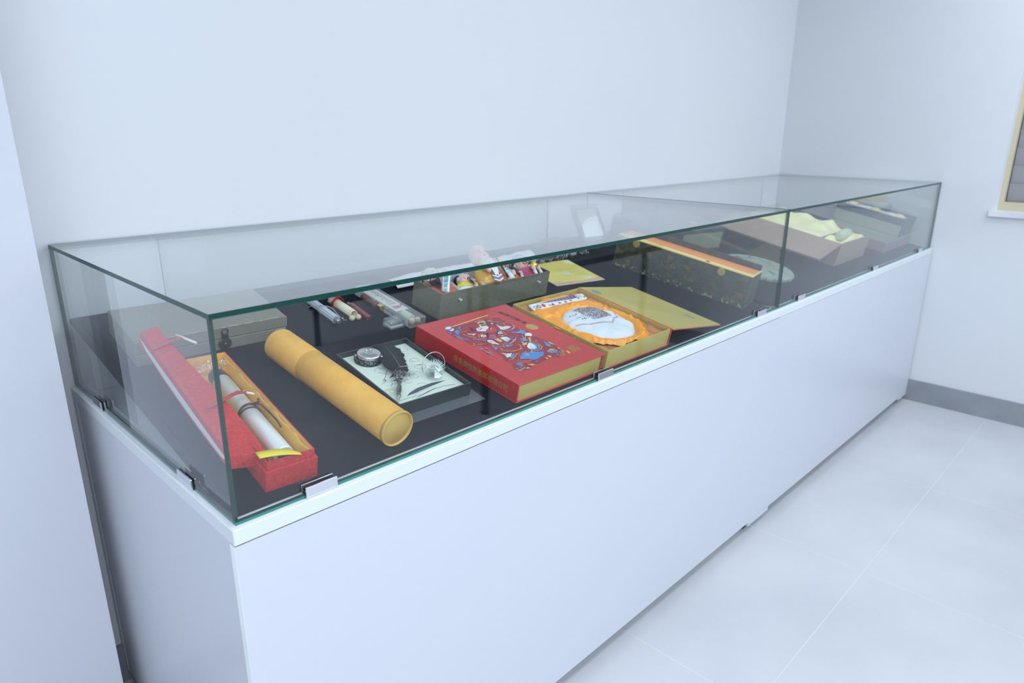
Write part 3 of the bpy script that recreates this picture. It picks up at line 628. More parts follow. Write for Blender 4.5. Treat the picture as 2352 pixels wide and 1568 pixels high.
def open_box(mb, x0, x1, y0, y1, z0, z1, t, mi=0, M=None, mi2=None):
    'tray with walls of thickness t'
    o = mi; i = mi if mi2 is None else mi2
    V = []
    for (e, z) in ((0, z0), (0, z1), (t, z1), (t, z0 + t)):
        V += [(x0 + e, y0 + e, z), (x1 - e, y0 + e, z), (x1 - e, y1 - e, z), (x0 + e, y1 - e, z)]
    F = [(3, 2, 1, 0)]; ms = [o]
    for k in range(3):
        for j in range(4):
            F.append((k * 4 + j, k * 4 + (j + 1) % 4, k * 4 + 4 + (j + 1) % 4, k * 4 + 4 + j)); ms.append(o if k < 2 else i)
    F.append((12, 13, 14, 15)); ms.append(i)
    return mb.add(V, F, ms, M)
C_print = dict(blue=mat('print_blue', (0.10, 0.28, 0.62), .45), yellow=mat('print_gold', (0.72, 0.50, 0.11), .4), white=mat('print_white', (0.80, 0.84, 0.83), .5),
    red=mat('print_red', (0.62, 0.065, 0.06), .45), mauve=mat('print_mauve', (0.22, 0.055, 0.10), .5), dark=mat('print_dark', (0.035, 0.05, 0.07), .5), robe=mat('print_maroon', (0.36, 0.045, 0.065), .45))
PM = [C_print[k] for k in ('blue', 'yellow', 'white', 'red', 'mauve', 'dark', 'robe')]
# ---------------------------------------------------------------- red tea gift box (closed)
M_red = mat('red_laminated_card', (0.56, 0.028, 0.026), 0.30, spec=0.6, coat=0.25)
M_goldcard = mat('gold_paper', (0.60, 0.50, 0.15), 0.42, spec=0.5, metal=0.15)
M_goldfoil = mat('gold_foil', (0.68, 0.50, 0.14), 0.3, metal=0.5)
M_titleink = mat('title_ink', (0.10, 0.05, 0.06), .5)
S1 = shear(-.044)
rb = thing('tea_gift_box', 'closed red tea gift box with a printed opera figure on its lid and gold sides', 'gift box', onboard(.648, .013, 0.0), 'tea gift boxes')
W1, D1, H1 = .311, .345, .0480
MB().box(.004, W1 - .012, .004, D1 - .006, .0035, H1 - .0033, 0, S1).build('tray', M_goldcard, rb)
MB().rbox(0, W1, 0, D1, .0004, .0034, .0006, 0, S1).rbox(0, W1, 0, D1, H1 - .0032, H1, .0006, 0, S1).rbox(0, .0035, .0005, D1 - .0005, .0034, H1 - .0032, .0004, 0, S1).rbox(W1 - .011, W1 - .0075, .001, D1 - .0005, .0034, H1 - .0032, .0004, 0, S1).build('cover', M_red, rb)
mb = MB()
for k, (c, w, pts) in enumerate(ART):
    z = H1 + .00012 + .000004 * k
    if w: mb.stroke(pts, w, z, c, S1)
    else: mb.flat(pts, z, c, S1)
rnd = random.Random(77)
SIL = ART[0][2]
def inside(x, y):
    c = False
    for i in range(len(SIL)):
        (a, b), (p, q) = SIL[i - 1], SIL[i]
        if (b > y) != (q > y) and x < (p - a) * (y - b) / (q - b) + a: c = not c
    return c
kk = len(ART); got = 0
while got < 300:
    x = rnd.uniform(.02, .27); y = rnd.uniform(.02, .33)
    if not inside(x, y): continue
    got += 1; kk += 1; z = H1 + .00012 + .0000022 * kk; c = rnd.choice((0, 1, 4, 0, 1, 3, 5, 4, 2)); a0 = rnd.uniform(0, 6.28); r = rnd.uniform(.0025, .0055); tt = rnd.uniform(.8, 2.2)
    if rnd.random() < .75: mb.stroke([(x + r * math.cos(a0 + tt * q / 5), y + r * math.sin(a0 + tt * q / 5)) for q in range(6)], rnd.uniform(.0007, .0013), z, c, S1)
    else: mb.flat([(x + r * .45 * math.cos(a0 + q * 1.57), y + r * .30 * math.sin(a0 + q * 1.57)) for q in range(4)], z, c, S1)
mb.build('printed_figure', PM, rb)
rnd = random.Random(3)
mb = MB(); glyph_row(mb, (.2541, .3150), (.2660, .2240), 5, .0155, rnd, H1 + .0002, .0019, 0, S1); mb.build('title', M_titleink, rb)
mb = MB(); cx, cy = .262, .202
mb.flat([(cx + .0165 * math.cos(a * PI / 14), cy + .0165 * math.sin(a * PI / 14)) for a in range(28)], H1 + .0002, 0, S1)
for q in range(26):
    a = rnd.uniform(0, 2 * PI); r = rnd.uniform(.002, .0135); mb.stroke([(cx + r * math.cos(a), cy + r * math.sin(a)), (cx + r * math.cos(a + .5), cy + r * math.sin(a + .5))], .0007, H1 + .0003, 1, S1)
mb.build('medallion', [M_goldfoil, mat('medallion_line', (0.40, 0.16, 0.05), .5)], rb)
mb = MB()
for (a, b) in (((.2455, .0480), (.2755, .0490)), ((.2755, .0490), (.2755, .0765)), ((.2755, .0765), (.2455, .0750)), ((.2455, .0750), (.2455, .0480)), ((.2605, .049), (.2605, .076)), ((.2455, .0615), (.2755, .0625))): mb.stroke([a, b], .0007, H1 + .0002, 0, S1)
for (gx, gy) in ((.253, .0685), (.268, .0695), (.253, .055), (.268, .0555)): glyph_row(mb, (gx - .0001, gy), (gx + .0001, gy), 1, .0115, rnd, H1 + .00025, .0009, 0, S1)
mb.build('seal', M_goldfoil, rb)
for i, ch in enumerate('青岛源恒凯茶業有限公司'):
    yy = .198 - i * .0162
    text(ch, .0172, M_goldfoil, rb, axes((-.0004 + yy * -.044, yy, H1 * .47), (0, -1, 0), (0, 0, 1), (-1, 0, 0)), 'spine_character')
# ---------------------------------------------------------------- gold tea gift box (open)
S2 = shear(-.036)
gb = thing('tea_gift_box', 'open gold tea gift box with its lid folded back and orange satin inside', 'gift box', onboard(.966, .011, 0.0), 'tea gift boxes')
W2, D2, H2 = .291, .334, .0520
mb = MB(); open_box(mb, .003, W2 - .003, .003, D2 - .003, .0036, H2, .0028, 0, S2); mb.build('tray', M_goldcard, gb)
MB().rbox(0, W2, 0, D2, .0004, .0035, .0006, 0, S2).rbox(W2 - .0028, W2 + .0012, 0, D2, .0036, H2 + .001, .0005, 0, S2).build('base_board', M_red, gb)
# folded back lid: from hinge top down to the board on the right
hx, hz = W2 + .0015, H2 + .0005; ex_, ez = W2 + .298, .0045
LA = math.atan2(ez - hz, ex_ - hx); LL = math.hypot(ex_ - hx, ez - hz)
ML = TR(hx, 0, hz) @ RYm(-LA)
mb = MB(); mb.box(0, LL, -.002, D2 + .002, -.0038, -.0014, 1, S2 @ ML); mb.box(.0006, LL - .001, -.001, D2 + .001, -.0014, 0, 0, S2 @ ML)
mb.build('lid', [M_goldcard, M_red], gb)
mb = MB()
MT = S2 @ ML
for r in range(9):
    x = .075 + r * .0165; scribble(mb, -(.262 - r * .010), x, -(.262 - r * .010) + .10 + .05 * rnd.random(), x + .010, 1, rnd, .00025, .0011, 0, MT @ RZ(-PI / 2))
mb.build('printed_text', mat('olive_ink', (0.27, 0.27, 0.14), .5), gb)
mb = MB(); mb.flat([(.035 + .016 * math.cos(a * PI / 10), .292 + .018 * math.sin(a * PI / 10)) for a in range(20)], .0002, 0, MT)
mb.build('printed_emblem', mat('green_ink', (0.20, 0.33, 0.20), .5), gb); mb = MB()
mb.flat([(.215, .055), (.245, .055), (.245, .09), (.215, .09)], .0002, 0, MT)
mb.build('printed_block', mat('olive_block_ink', (0.34, 0.34, 0.18), .5), gb)
M_ins = mat('orange_pattern_card', (0.60, 0.27, 0.11), .6, mix=('swirl', 22, (0.42, 0.19, 0.08), .62, .8))
CU, CV = .134, .134      # tea cake centre in box coordinates
def ring_r(a, rx, ry, k=2.6): return 1 / ((abs(math.cos(a)) / rx) ** k + (abs(math.sin(a)) / ry) ** k) ** (1 / k)
SCX, SCY = .136, .166
def satin_outer(a): return ring_r(a, .136, .158, 2.5) * (1 + .018 * math.sin(5 * a + 1) + .022 * math.sin(9 * a) + .012 * math.sin(16 * a + 1))
mb = MB()
NA = 96
# card insert with an opening a little inside the satin edge
V = []; F = []
for i in range(NA):
    a = 2 * PI * i / NA; c_, s_ = math.cos(a), math.sin(a)
    ro = min((W2 / 2 - .0075) / max(abs(c_), 1e-6), (D2 / 2 - .0075) / max(abs(s_), 1e-6)); ri = satin_outer(a) * .93
    V += [(W2 / 2 + ro * c_, D2 / 2 + ro * s_, .041), (SCX + ri * c_, SCY + ri * s_, .041)]
for i in range(NA):
    j = (i + 1) % NA; F.append((2 * i, 2 * j, 2 * j + 1, 2 * i + 1))
mb.add(V, F, 0, S2); mb.build('card_insert', M_ins, gb)
M_satin = mat('orange_satin', (1.0, 0.38, 0.030), 0.28, spec=0.8)
def satin_z(x, y, q, a):
    dx, dy = x - CU, y - CV; d = math.hypot(dx, dy)
    z = .0445 + .0075 * math.exp(-((d - .115) / .016) ** 2) + .003 * math.exp(-((q - .86) / .1) ** 2)
    n1 = noise.noise((x * 24, y * 24, 2.0)); n2 = noise.noise((x * 11 + 5, y * 15, 7.0))
    ad = math.atan2(dy, dx)
    w1 = math.sin(7 * ad + 7 * n2 + 30 * d); w1 = 1 - abs(w1) ** .7
    z += (.0062 * w1 + .0042 * n1 + .0030 * math.sin(17 * a + 9 * n1) * max(0, q - .55)) * min(1, max(0, (d - .092) / .03))
    if y > .225: z += .004
    z -= .020 * max(0, min(1, (.104 - d) / .02))
    if y > .235: z -= .007 * math.exp(-((y - (.294 - .05 * (x - .03))) / .015) ** 2)     # groove holding the slim sleeve
    return z - .0045 * max(0, (q - .93) / .07)
def satin_fn(i, j):
    a = 2 * PI * i; q = .25 + .75 * j; r = satin_outer(a) * q
    x, y = SCX + r * math.cos(a), SCY + r * math.sin(a)
    return (x, y, satin_z(x, y, q, a))
MB().grid(satin_fn, 220, 46, 0, S2).build('satin_lining', M_satin, gb)
# wrapped tea cake
M_paper = mat('white_cotton_paper', (0.74, 0.80, 0.84), .7, bump=('noise', 45, .6))
RC = .103
def cake_z(x, y):
    r = math.hypot(x, y); a = math.atan2(y, x)
    q = min(1, r / RC); z = .027 * (1 - q ** 3.4) ** .55
    fold = .0030 * math.sin(9 * a + 3 * noise.noise((x * 30, y * 30, 1))) * max(0, (q - .45)) * 1.6
    if y < -.02: fold += .0028 * noise.noise((x * 26, y * 40, 4))
    if abs(a + .62) < .09 and q > .3: fold += .003 * (1 - abs(a + .62) / .09)
    return z + fold * (1 if q < .97 else .3)
tc = thing('tea_cake', 'round tea cake wrapped in white printed paper, lying in orange satin', 'tea cake', onboard(.966 + CU - .036 * CV, .011 + CV, .0385))
def cake_fn(i, j):
    a = 2 * PI * i; r = RC * (j ** .8) * (1 + .006 * math.sin(7 * a)); return (r * math.cos(a), r * math.sin(a), cake_z(r * math.cos(a), r * math.sin(a)))
mb = MB().grid(cake_fn, 96, 40); mb.lathe([(RC * .8, -.016), (RC * .99, -.008), (RC * 1.0, .001)], 48)
mb.build('paper_wrap', M_paper, tc)
mb = MB(); rnd = random.Random(11)
# printed mosaic panel: many small coloured flecks
def fleck(cx, cy, r, mi, k):
    a0 = rnd.uniform(0, PI); e = rnd.uniform(.3, .9); n = rnd.choice((4, 5, 6)); P = []
    for q in range(n):
        t = a0 + 2 * PI * q / n; P.append((cx + r * math.cos(t), cy + r * e * math.sin(t)))
    zz = max(cake_z(p[0], p[1]) for p in P) + .0004 + k * 1e-6
    mb.add([(p[0], p[1], cake_z(p[0], p[1]) + .0004 + k * 1.2e-6) for p in P], [tuple(range(n))], mi)
k = 0
for gx in range(26):
    for gy in range(26):
        x = -.036 + gx * .0032 + .25 * (gy * .0026); y = .002 + gy * .0032 - .10 * (gx * .0032)
        if gx < 3 and gy < 8 - 2 * gx: continue
        if math.hypot(x, y) > .090: continue
        k += 1; fleck(x + rnd.uniform(-.001, .001), y + rnd.uniform(-.001, .001), rnd.uniform(.0018, .0030), rnd.choice((0, 1, 2, 0, 5, 4, 6, 1, 5, 4)), k)
mb.build('printed_panel', [mat('wrap_blue', (.14, .17, .50), .6), mat('wrap_yellow', (.62, .45, .15), .6), mat('wrap_white', (.70, .72, .74), .6), C_print['red'], mat('wrap_mauve', (.25, .17, .30), .6), mat('wrap_grey', (.16, .16, .24), .6), mat('wrap_brown', (.32, .20, .18), .6)], tc)
mb = MB()
def ctube(P, w, mi):
    mb.add([q for (x, y) in P for q in ((x, y + w / 2, cake_z(x, y) + .0006), (x, y - w / 2, cake_z(x, y) + .0006))], [(2 * i, 2 * i + 1, 2 * i + 3, 2 * i + 2) for i in range(len(P) - 1)], mi)
def cresamp(P, n=8): return [(P[i][0] + (P[i + 1][0] - P[i][0]) * t / n, P[i][1] + (P[i + 1][1] - P[i][1]) * t / n) for i in range(len(P) - 1) for t in range(n)] + [P[-1]]
for off in (0, -.0036):
    ctube(cresamp([(-.088, .012 + off), (-.060, -.012 + off), (-.02, -.024 + off), (.012, -.034 + off), (.034, -.020 + off), (.056, -.018 + off), (.068, .000 + off), (.082, .012 + off), (.083, .03 + off)]), .0012, 0)
for r in range(3):
    for q in range(3):
        x, y = -.062 + q * .009 + r * .004, .052 - r * .017 - q * .002
        for e in range(6):
            a = (x + rnd.uniform(-.004, .004), y + rnd.uniform(-.006, .006)); b = (x + rnd.uniform(-.004, .004), y + rnd.uniform(-.006, .006)); ctube([a, b], .0011, 1)
mb.build('printed_border', [mat('wrap_red', (.50, .10, .12), .6), C_print['dark']], tc)
mb = MB(); P = [(.062 + .008 * math.cos(t * PI / 6), .040 + .0035 * math.sin(t * PI / 6)) for t in range(12)]
mb.add([(x, y, cake_z(x, y) + .0007) for x, y in P], [tuple(range(12))]); mb.build('gold_mark', M_goldfoil, tc)
# slim white printed sleeve behind the cake
sl = thing('tea_knife_sleeve', 'slim white printed sleeve tucked in orange satin behind the tea cake', 'sleeve', onboard(.982, .286, .046, -.045) @ RXm(.25))
MB().rbox(0, .222, 0, .026, 0, .007, .0025).build('sleeve', mat('white_gloss_card', (.80, .84, .85), .25), sl, bevel=.001)
mb = MB(); z = .00715
mb.flat([(.03, .020), (.165, .0245), (.185, .023), (.185, .011), (.165, .0095)], z, 4)
for q in range(8): mb.flat([(.075 + q * .013, .0235), (.081 + q * .013, .0238), (.083 + q * .013, .0102 + (8 - q) * .0006), (.077 + q * .013, .0106 + (8 - q) * .0006)], z + .0001, 0)
for (px, r, c) in ((.012, .006, 5), (.012, .004, 2), (.026, .008, 0), (.027, .0045, 1), (.044, .007, 3)): mb.flat([(px + r * math.cos(t * PI / 6), .009 + r * math.sin(t * PI / 6)) for t in range(12)], z + .0001 + r * -.003 + .00003, c)
for (px, c) in ((.060, 1), (.072, 4), (.100, 7), (.124, 7), (.146, 7)): mb.flat([(px, .002), (px + .004, .009), (px + .009, .009), (px + .012, .002)], z + .00012, c)
mb.flat([(.182, .004), (.192, .004), (.192, .025), (.182, .025)], z + .0002, 0); mb.flat([(.185, .006), (.189, .006), (.189, .024), (.185, .024)], z + .0003, 1)
for q in range(5): mb.stroke([(.194 + q * .003, .019), (.195 + q * .003, .009)], .0006, z + .0003, 5)
mb.flat([(.209, .003), (.218, .006), (.214, .013)], z + .0002, 6)
mb.build('printed_band', [C_print[q] for q in ('blue', 'yellow', 'white', 'red', 'mauve', 'dark', 'robe')] + [mat('print_ochre', (.45, .22, .06), .5)], sl)
# ---------------------------------------------------------------- red brocade scroll box with lid
M_broc = mat('red_brocade', (0.52, 0.026, 0.026), 0.5, spec=0.4, mix=('swirl', 60, (0.62, 0.055, 0.05), .60, 1.1), bump=('swirl', 60, .35))
M_silk = mat('yellow_silk', (0.92, 0.52, 0.06), .45, sheen=.3, bump=('noise', 30, .4))
sb = thing('scroll_box', 'red brocade scroll box lined with yellow silk, nearest the glass corner', 'box', onboard(.0745, .031, 0.0, -.062))
SW, SD, SH = .092, .402, .050
mb = MB(); open_box(mb, 0, SW, 0, SD, .0004, .041, .0045, 0); mb.build('base', M_broc, sb, bevel=.001)
mb = MB(); open_box(mb, .0046, SW - .0046, .0046, SD - .0046, .006, .056, .0022, 0, None, 1); mb.build('collar', [M_broc, M_silk], sb)
mb = MB()
for (x0, x1, sgn) in ((.0072, .013, 1), (SW - .013, SW - .0072, -1)):
    mb.grid(lambda i, j, x0=x0, x1=x1: (x0 + (x1 - x0) * i + .0016 * math.sin(j * 30 + i * 2), .008 + (SD - .016) * j, .050 - .030 * (i if sgn > 0 else 1 - i) - .003 * abs(math.sin(j * 17))), 6, 60)
mb.grid(lambda i, j: (.008 + (SW - .016) * i, .008 + (SD - .016) * j, .013 + .003 * noise.noise((i * 4, j * 14, 0))), 12, 50)
mb.build('silk_lining', M_silk, sb, solid=.0006)
mb = MB(); rp = [(.060 + .0, .012), (.040, .020), (.022, .032), (.003, .040)]
mb.grid(lambda i, j: ((.060 - .062 * i), -.004 + (.018 * j) * (.35 + .65 * min(1, i * 4)) + .022 * i, .0585 + .003 * math.sin(i * PI) + .001 * j), 12, 2)
mb.build('ribbon', mat('yellow_ribbon', (.80, .66, .03), .35), sb, solid=.0005)
# lid leaning on the left wall of the box, raised at its far end
M_lin = mat('white_paper_lining', (.62, .70, .68), .5)
LDM = sb.matrix_world.inverted() @ SLOPE
top = [(.048, .480, .104), (.082, .496, .104), (.088, .32, .085), (.094, .17, .066), (.0915, .105, .058), (.083, .070, .050), (.0445, .090, .047), (.046, .28, .078)]
LP, RP = [], []
for q in range(13):
    t = q / 12
    LP.append(Vector((.048 - .0035 * t, .480 - .39 * t, .104 - .057 * t)))
    RP.append(Vector((.082 + .020 * math.sin(t * PI * .78) * t + .0 * t, .496 - .426 * t, .104 - .052 * t)))
mb = MB(); V = []; F = []; ms = []
for q in range(13):
    t = q / 12; d = .020 + .008 * math.sin(PI * t); Lb = LP[q] + Vector((-.004, -.002, -d)); Rb = RP[q] + Vector((.006, 0, -.020 - .01 * t))
    Lm = LP[q] + Vector((-.002, -.001, -.010)); Ln = LP[q] + Vector((-.003, -.0015, -.010 - (d - .013) * (1 if 0 < q < 12 else .0)))
    V += [tuple(p) for p in (Rb, RP[q], LP[q], Lm, Ln, Lb)]
for q in range(12):
    for e in range(5):
        F.append((q * 6 + e, q * 6 + e + 1, q * 6 + 7 + e, q * 6 + 6 + e)); ms.append(1 if e == 3 else 0)
for e in (0, 12): F.append(tuple(e * 6 + k for k in ((0, 1, 2, 3, 4, 5) if e else (5, 4, 3, 2, 1, 0)))); ms.append(0)
mb.add(V, F, ms); ld = mb.build('lid', [M_broc, M_lin], sb, M=LDM, solid=.0022)
M_bone = mat('bone_pin', (.78, .76, .66), .4)
M_rcloth = mat('red_cord_cloth', (.46, .05, .045), .55)
def ribbon(mb, P, w, side=(0, 1, 0), mi=0, th=0.0):
    V = []; s_ = Vector(side) * w / 2
    for p in P: V += [tuple(Vector(p) + s_), tuple(Vector(p) - s_)]
    mb.add(V, [(2 * i, 2 * i + 1, 2 * i + 3, 2 * i + 2) for i in range(len(P) - 1)], mi)
mb = MB(); ribbon(mb, [(.046, .418, .0975), (.066, .423, .100), (.088, .429, .101), (.110, .436, .101), (.1145, .437, .0985), (.110, .436, .0965)], .0105, (0.1, .99, 0)); mb.build('fastener_loop', M_rcloth, ld, solid=.0012)
MB().cyl((.102, .452, .1005), (.121, .402, .1005), .0023, r2=.0028).build('toggle_pin', M_bone, ld)
mb = MB(); ribbon(mb, [(.060, .212, .0735), (.080, .216, .0765), (.100, .222, .0765), (.112, .230, .074)], .011, (.1, .99, 0)); mb.tube([(.110, .228, .074), (.125, .236, .070), (.140, .240, .066), (.150, .240, .064)], .0016); mb.tube([(.110, .232, .074), (.128, .244, .069), (.148, .240, .064)], .0014); mb.build('fastener_loop', M_rcloth, ld, solid=.0008)
MB().cyl((.140, .246, .0645), (.153, .228, .0645), .0026, r2=.002).build('toggle_pin', M_bone, ld)
# scroll inside
M_scr = mat('pale_satin_roll', (.88, .92, .86), .26, metal=.3, spec=.6)
sc_ = thing('rolled_scroll', 'silvery rolled scroll with dark end knobs tied by a brown cord', 'scroll', onboard(.0745, .031, 0.0, -.062) @ TR(.050, 0, .0335))
MB().lathe([(.014, 0), (.0172, 0), (.0174, .003), (.0172, .278), (.0150, .2781), (.014, .278)], 40, 0, TR(0, .040, 0) @ RXm(-PI / 2)).build('roll', M_scr, sc_)
M_knob = mat('dark_wood_knob', (.035, .037, .045), .4)
for (y0, sg) in ((.040, -1), (.318, 1)):
    MB().lathe([(.0001, -.0), (.0105, .0), (.0125, .004), (.0160, .014), (.0165, .026), (.0140, .0335), (.0001, .035)] if sg > 0 else [(.0001, 0), (.0105, 0), (.0112, .002), (.013, .007), (.0122, .010), (.0001, .0105)], 28, 0, TR(0, y0, 0) @ RXm(-PI / 2 * sg)).build('knob', M_knob, sc_)
M_cordb = mat('brown_cord', (.075, .035, .03), .6)
mb = MB()
for yy in (.182, .188, .194):
    mb.tube([(.0182 * math.cos(a * PI / 10), yy + .003 * math.sin(a * PI / 10 + yy * 300), .0182 * math.sin(a * PI / 10)) for a in range(20)], .0019, closed=True)
mb.tube([(.012, .19, .0185), (.022, .185, .016), (.027, .160, .011), (.028, .130, .010), (.026, .110, .009)], .0016); mb.tube([(.012, .19, .0185), (.024, .200, .013), (.029, .215, .010)], .002)
mb.build('tie_cord', M_cordb, sc_)
# patterned end band seen beside the roll
bw = thing('bubble_wrap', 'crumpled clear bubble wrap stuffed behind the silvery scroll', 'bubble wrap', onboard(.0745, .031, 0.0, -.062) @ TR(.046, .372, .030))
M_bub = glass_mat('bubble_plastic', (.93, .92, .90), .10, .08)
def bubf(i, j):
    x = -.034 + .068 * i; y = -.022 + .040 * j; b = max(0, math.sin(i * 40) * math.sin(j * 26)) * .0022
    return (x + .002 * noise.noise((i * 9, j * 9, 3)), y, .016 + .010 * noise.noise((i * 6, j * 5, 1)) + b - .012 * j * 0)
MB().grid(bubf, 60, 36).build('film', M_bub, bw)
# ---------------------------------------------------------------- yellow embossed tube
M_tube = mat('yellow_embossed_paper', (0.80, 0.42, 0.07), .48, spec=.45, bump=('swirl', 150, .30), mix=('noise', 40, (.84, .46, .09), .4, .6))
yt = thing('document_tube', 'yellow embossed cardboard tube with a flat end cap, lying beside the scroll box', 'tube', SLOPE @ along((.3345, .0325, .0372), (.3145, .4345, .0372), (0, 0, 1)))
MB().lathe([(.0345, .0), (.0360, .0), (.0360, .403), (.0340, .4035), (.0001, .4035)], 64).build('tube_body', M_tube, yt)
MB().lathe([(.0001, -.0035), (.0325, -.0035), (.0335, -.0022), (.0340, -.0062), (.0352, -.0078), (.0366, -.0070), (.0370, -.0040), (.0370, -.00005), (.0361, .0)], 64).build('end_cap', mat('yellow_cap_paper', (.66, .42, .10), .5), yt)
MB().lathe([(.0361, .285), (.0368, .2855), (.0368, .4), (.0361, .4042), (.0330, .4060), (.0001, .4060)], 64).build('lid_sleeve', M_tube, yt)
# ---------------------------------------------------------------- grey flat case
M_case = mat('grey_green_cloth_board', (.20, .19, .145), .55, bump=('coin', 95, .15), mix=('noise', 8, (.235, .225, .175), .35, .65))
M_worn = mat('worn_pale_edge', (.50, .48, .38), .7)
gc = thing('presentation_case', 'flat grey green hinged case with a round metal clasp, worn along its edge', 'case', onboard(.052, .535, 0.0, -.028))
CW, CD = .328, .178
MB().rbox(0, CW, 0, CD, .0004, .0270, .0014).build('case_bottom', M_case, gc)
MB().rbox(0, CW, 0, CD, .0278, .0560, .0016).build('case_lid', M_case, gc)
MB().box(.003, CW - .003, .003, CD - .003, .0268, .0280).build('seam', M_seam, gc)
mb = MB(); rnd = random.Random(5)
for q in range(26):
    x = rnd.uniform(.02, CW - .03); mb.box(x, x + rnd.uniform(.004, .014), -.0004, .0009, .0545, .0556 + rnd.uniform(0, .0002))
mb.box(CW - .0006, CW + .0003, -.0003, .0006, .030, .054); mb.build('worn_edge', M_worn, gc)['kind'] = 'stuff'
M_clasp = mat('dark_bronze', (.12, .12, .105), .35, metal=.9)
mb = MB(); MC = TR(.182, -.0004, .0) @ RXm(PI / 2)
mb.lathe([(.0145, 0), (.0145, .0022), (.012, .003), (.0001, .0032)], 28, 0, MC @ TR(0, .016, 0)); mb.lathe([(.0035, .003), (.0035, .0055), (.0001, .006)], 14, 0, MC @ TR(0, .016, 0))
mb.box(-.007, .007, .028, .040, 0, .003, 0, MC); mb.tube([(.0 + .007 * math.cos(a * PI / 8), .046 + .007 * math.sin(a * PI / 8), .0015) for a in range(16)], .0016, 0, MC, closed=True); mb.build('clasp', M_clasp, gc)
# ---------------------------------------------------------------- quill set in black box
M_bbox = mat('black_card', (.030, .036, .042), .38, spec=.5)
M_cream = mat('cream_card', (.68, .76, .66), .6)
M_silver = mat('antique_silver', (.52, .52, .50), .3, metal=.95, bump=('voronoi', 260, .8), mix=('voronoi', 300, (.10, .10, .10), .25, .5))
M_silverp = mat('bright_silver', (.68, .68, .66), .24, metal=1.0, bump=('noise', 200, .25))
qs = thing('writing_set_box', 'shallow black open box with a cream card printed with flourishes', 'box', onboard(.394, .1005, 0.0015, -.03))
QW, QD, QH = .190, .246, .030
mb = MB(); open_box(mb, 0, QW, 0, QD, .0, QH, .0035); mb.build('tray', M_bbox, qs)
mb = MB(); PX, PY, PR = .058, .2055, .0305
V = []; F = []; NN = 48
for i in range(NN):
    a = 2 * PI * i / NN; c_, s_ = math.cos(a), math.sin(a)
    tx = min(((QW - .0045 - PX) if c_ > 0 else (PX - .0045)) / max(abs(c_), 1e-6), ((QD - .0045 - PY) if s_ > 0 else (PY - .0045)) / max(abs(s_), 1e-6))
    V += [(PX + tx * c_, PY + tx * s_, .0185), (PX + PR * c_, PY + PR * s_, .0185)]
# keep the card corners square
def _snap(p): return p
corners = [(QW - .0045, QD - .0045), (.0045, QD - .0045), (.0045, .0045), (QW - .0045, .0045)]
for (cx, cy) in corners:
    k = min(range(NN), key=lambda i: math.hypot(V[2 * i][0] - cx, V[2 * i][1] - cy)); V[2 * k] = (cx, cy, .0185)
for i in range(NN):
    j = (i + 1) % NN; F.append((2 * i, 2 * j, 2 * j + 1, 2 * i + 1))
mb.add(V, F); mb.build('card', M_cream, qs)
mb = MB(); mb.lathe([(PR, .0184), (PR, .0045), (.0001, .0045)], 40, 0, TR(PX, PY, 0)); mb.build('recess', mat('dark_recess', (.05, .055, .07), .4), qs)
mb = MB(); z = .0187; rnd = random.Random(8)
def curl(cx, cy, r, a0, turns, w=.0006, sgn=1, z=z):
    P = []
    for q in range(int(26 * turns) + 2):
        t = q / 26.0; rr = r * (1 - .42 * t / max(turns, .3)); an = a0 + sgn * t * 2 * PI; P.append((cx + rr * math.cos(an), cy + rr * .8 * math.sin(an)))
    mb.stroke(P, w, z)
for (cx, cy, r, a, t, s_) in ((.026, .066, .018, .3, 1.6, 1), (.028, .066, .009, 2, .9, -1), (.050, .082, .013, 1, .8, 1), (.040, .098, .014, 3, .7, -1), (.085, .086, .012, .5, .8, 1), (.110, .098, .014, 1, .8, 1), (.125, .108, .010, 4, .7, -1), (.150, .130, .016, 2, 1.1, 1), (.155, .160, .014, 4, 1.2, -1), (.150, .190, .012, 0, .8, 1), (.160, .215, .013, 1, .9, -1), (.072, .168, .012, 2.4, .6, 1), (.056, .160, .010, 3.4, .6, -1), (.100, .060, .015, 5, .6, 1), (.078, .10, .013, .1, .7, -1)): curl(cx, cy, r, a, t, sgn=s_)
for q in range(6): mb.stroke([(.040 + q * .004, .165 - q * .006 + rnd.uniform(-.002, .002)), (.043 + q * .004, .160 - q * .006 + rnd.uniform(-.004, .004))], .0009, z)
mb.flat([(.046, .037), (.060, .046), (.085, .054), (.125, .057), (.160, .052), (.140, .049), (.100, .044), (.066, .038)], z + .0001)
mb.stroke([(.020, .027), (.050, .030), (.075, .028)], .0009, z); mb.stroke([(.060, .022), (.100, .032), (.140, .034), (.168, .028)], .0012, z); mb.stroke([(.050, .024), (.070, .036), (.105, .042), (.125, .038), (.100, .030), (.060, .022)], .0006, z); mb.flat([(.060, .021), (.105, .031), (.120, .037), (.090, .029)], z + .0001)
mb.flat([(.056, .118), (.080, .134), (.076, .118)], z); mb.stroke([(.036, .112), (.052, .126), (.070, .148)], .0010, z); mb.flat([(.030, .102), (.044, .112), (.038, .117), (.046, .116)], z); mb.flat([(.054, .104), (.070, .106), (.082, .098), (.066, .098)], z)
for q in range(14): x = rnd.uniform(.03, .09); y = rnd.uniform(.085, .11); mb.stroke([(x, y), (x + .0012, y + .0006)], .0008, z)
mb.build('printed_flourishes', mat('card_ink', (.07, .08, .11), .6), qs)
MB().box(-.006, QW + .020, -.030, QD * .2, -.0012, -.0002).build('acetate_sheet', mat('grey_acetate', (.11, .125, .14), .2, spec=.6), qs)
ib = thing('ink_bottle', 'round silver ink bottle with a lion medallion lid and a dented rim', 'ink bottle', onboard(.394, .1005, .0015, -.03) @ TR(PX + .001, PY - .001, .0048))
ib['label'] = 'round antique silver ink bottle with a ringed lid, set in the cream card'
IS = SCL(1.30, 1.30, 1.25)
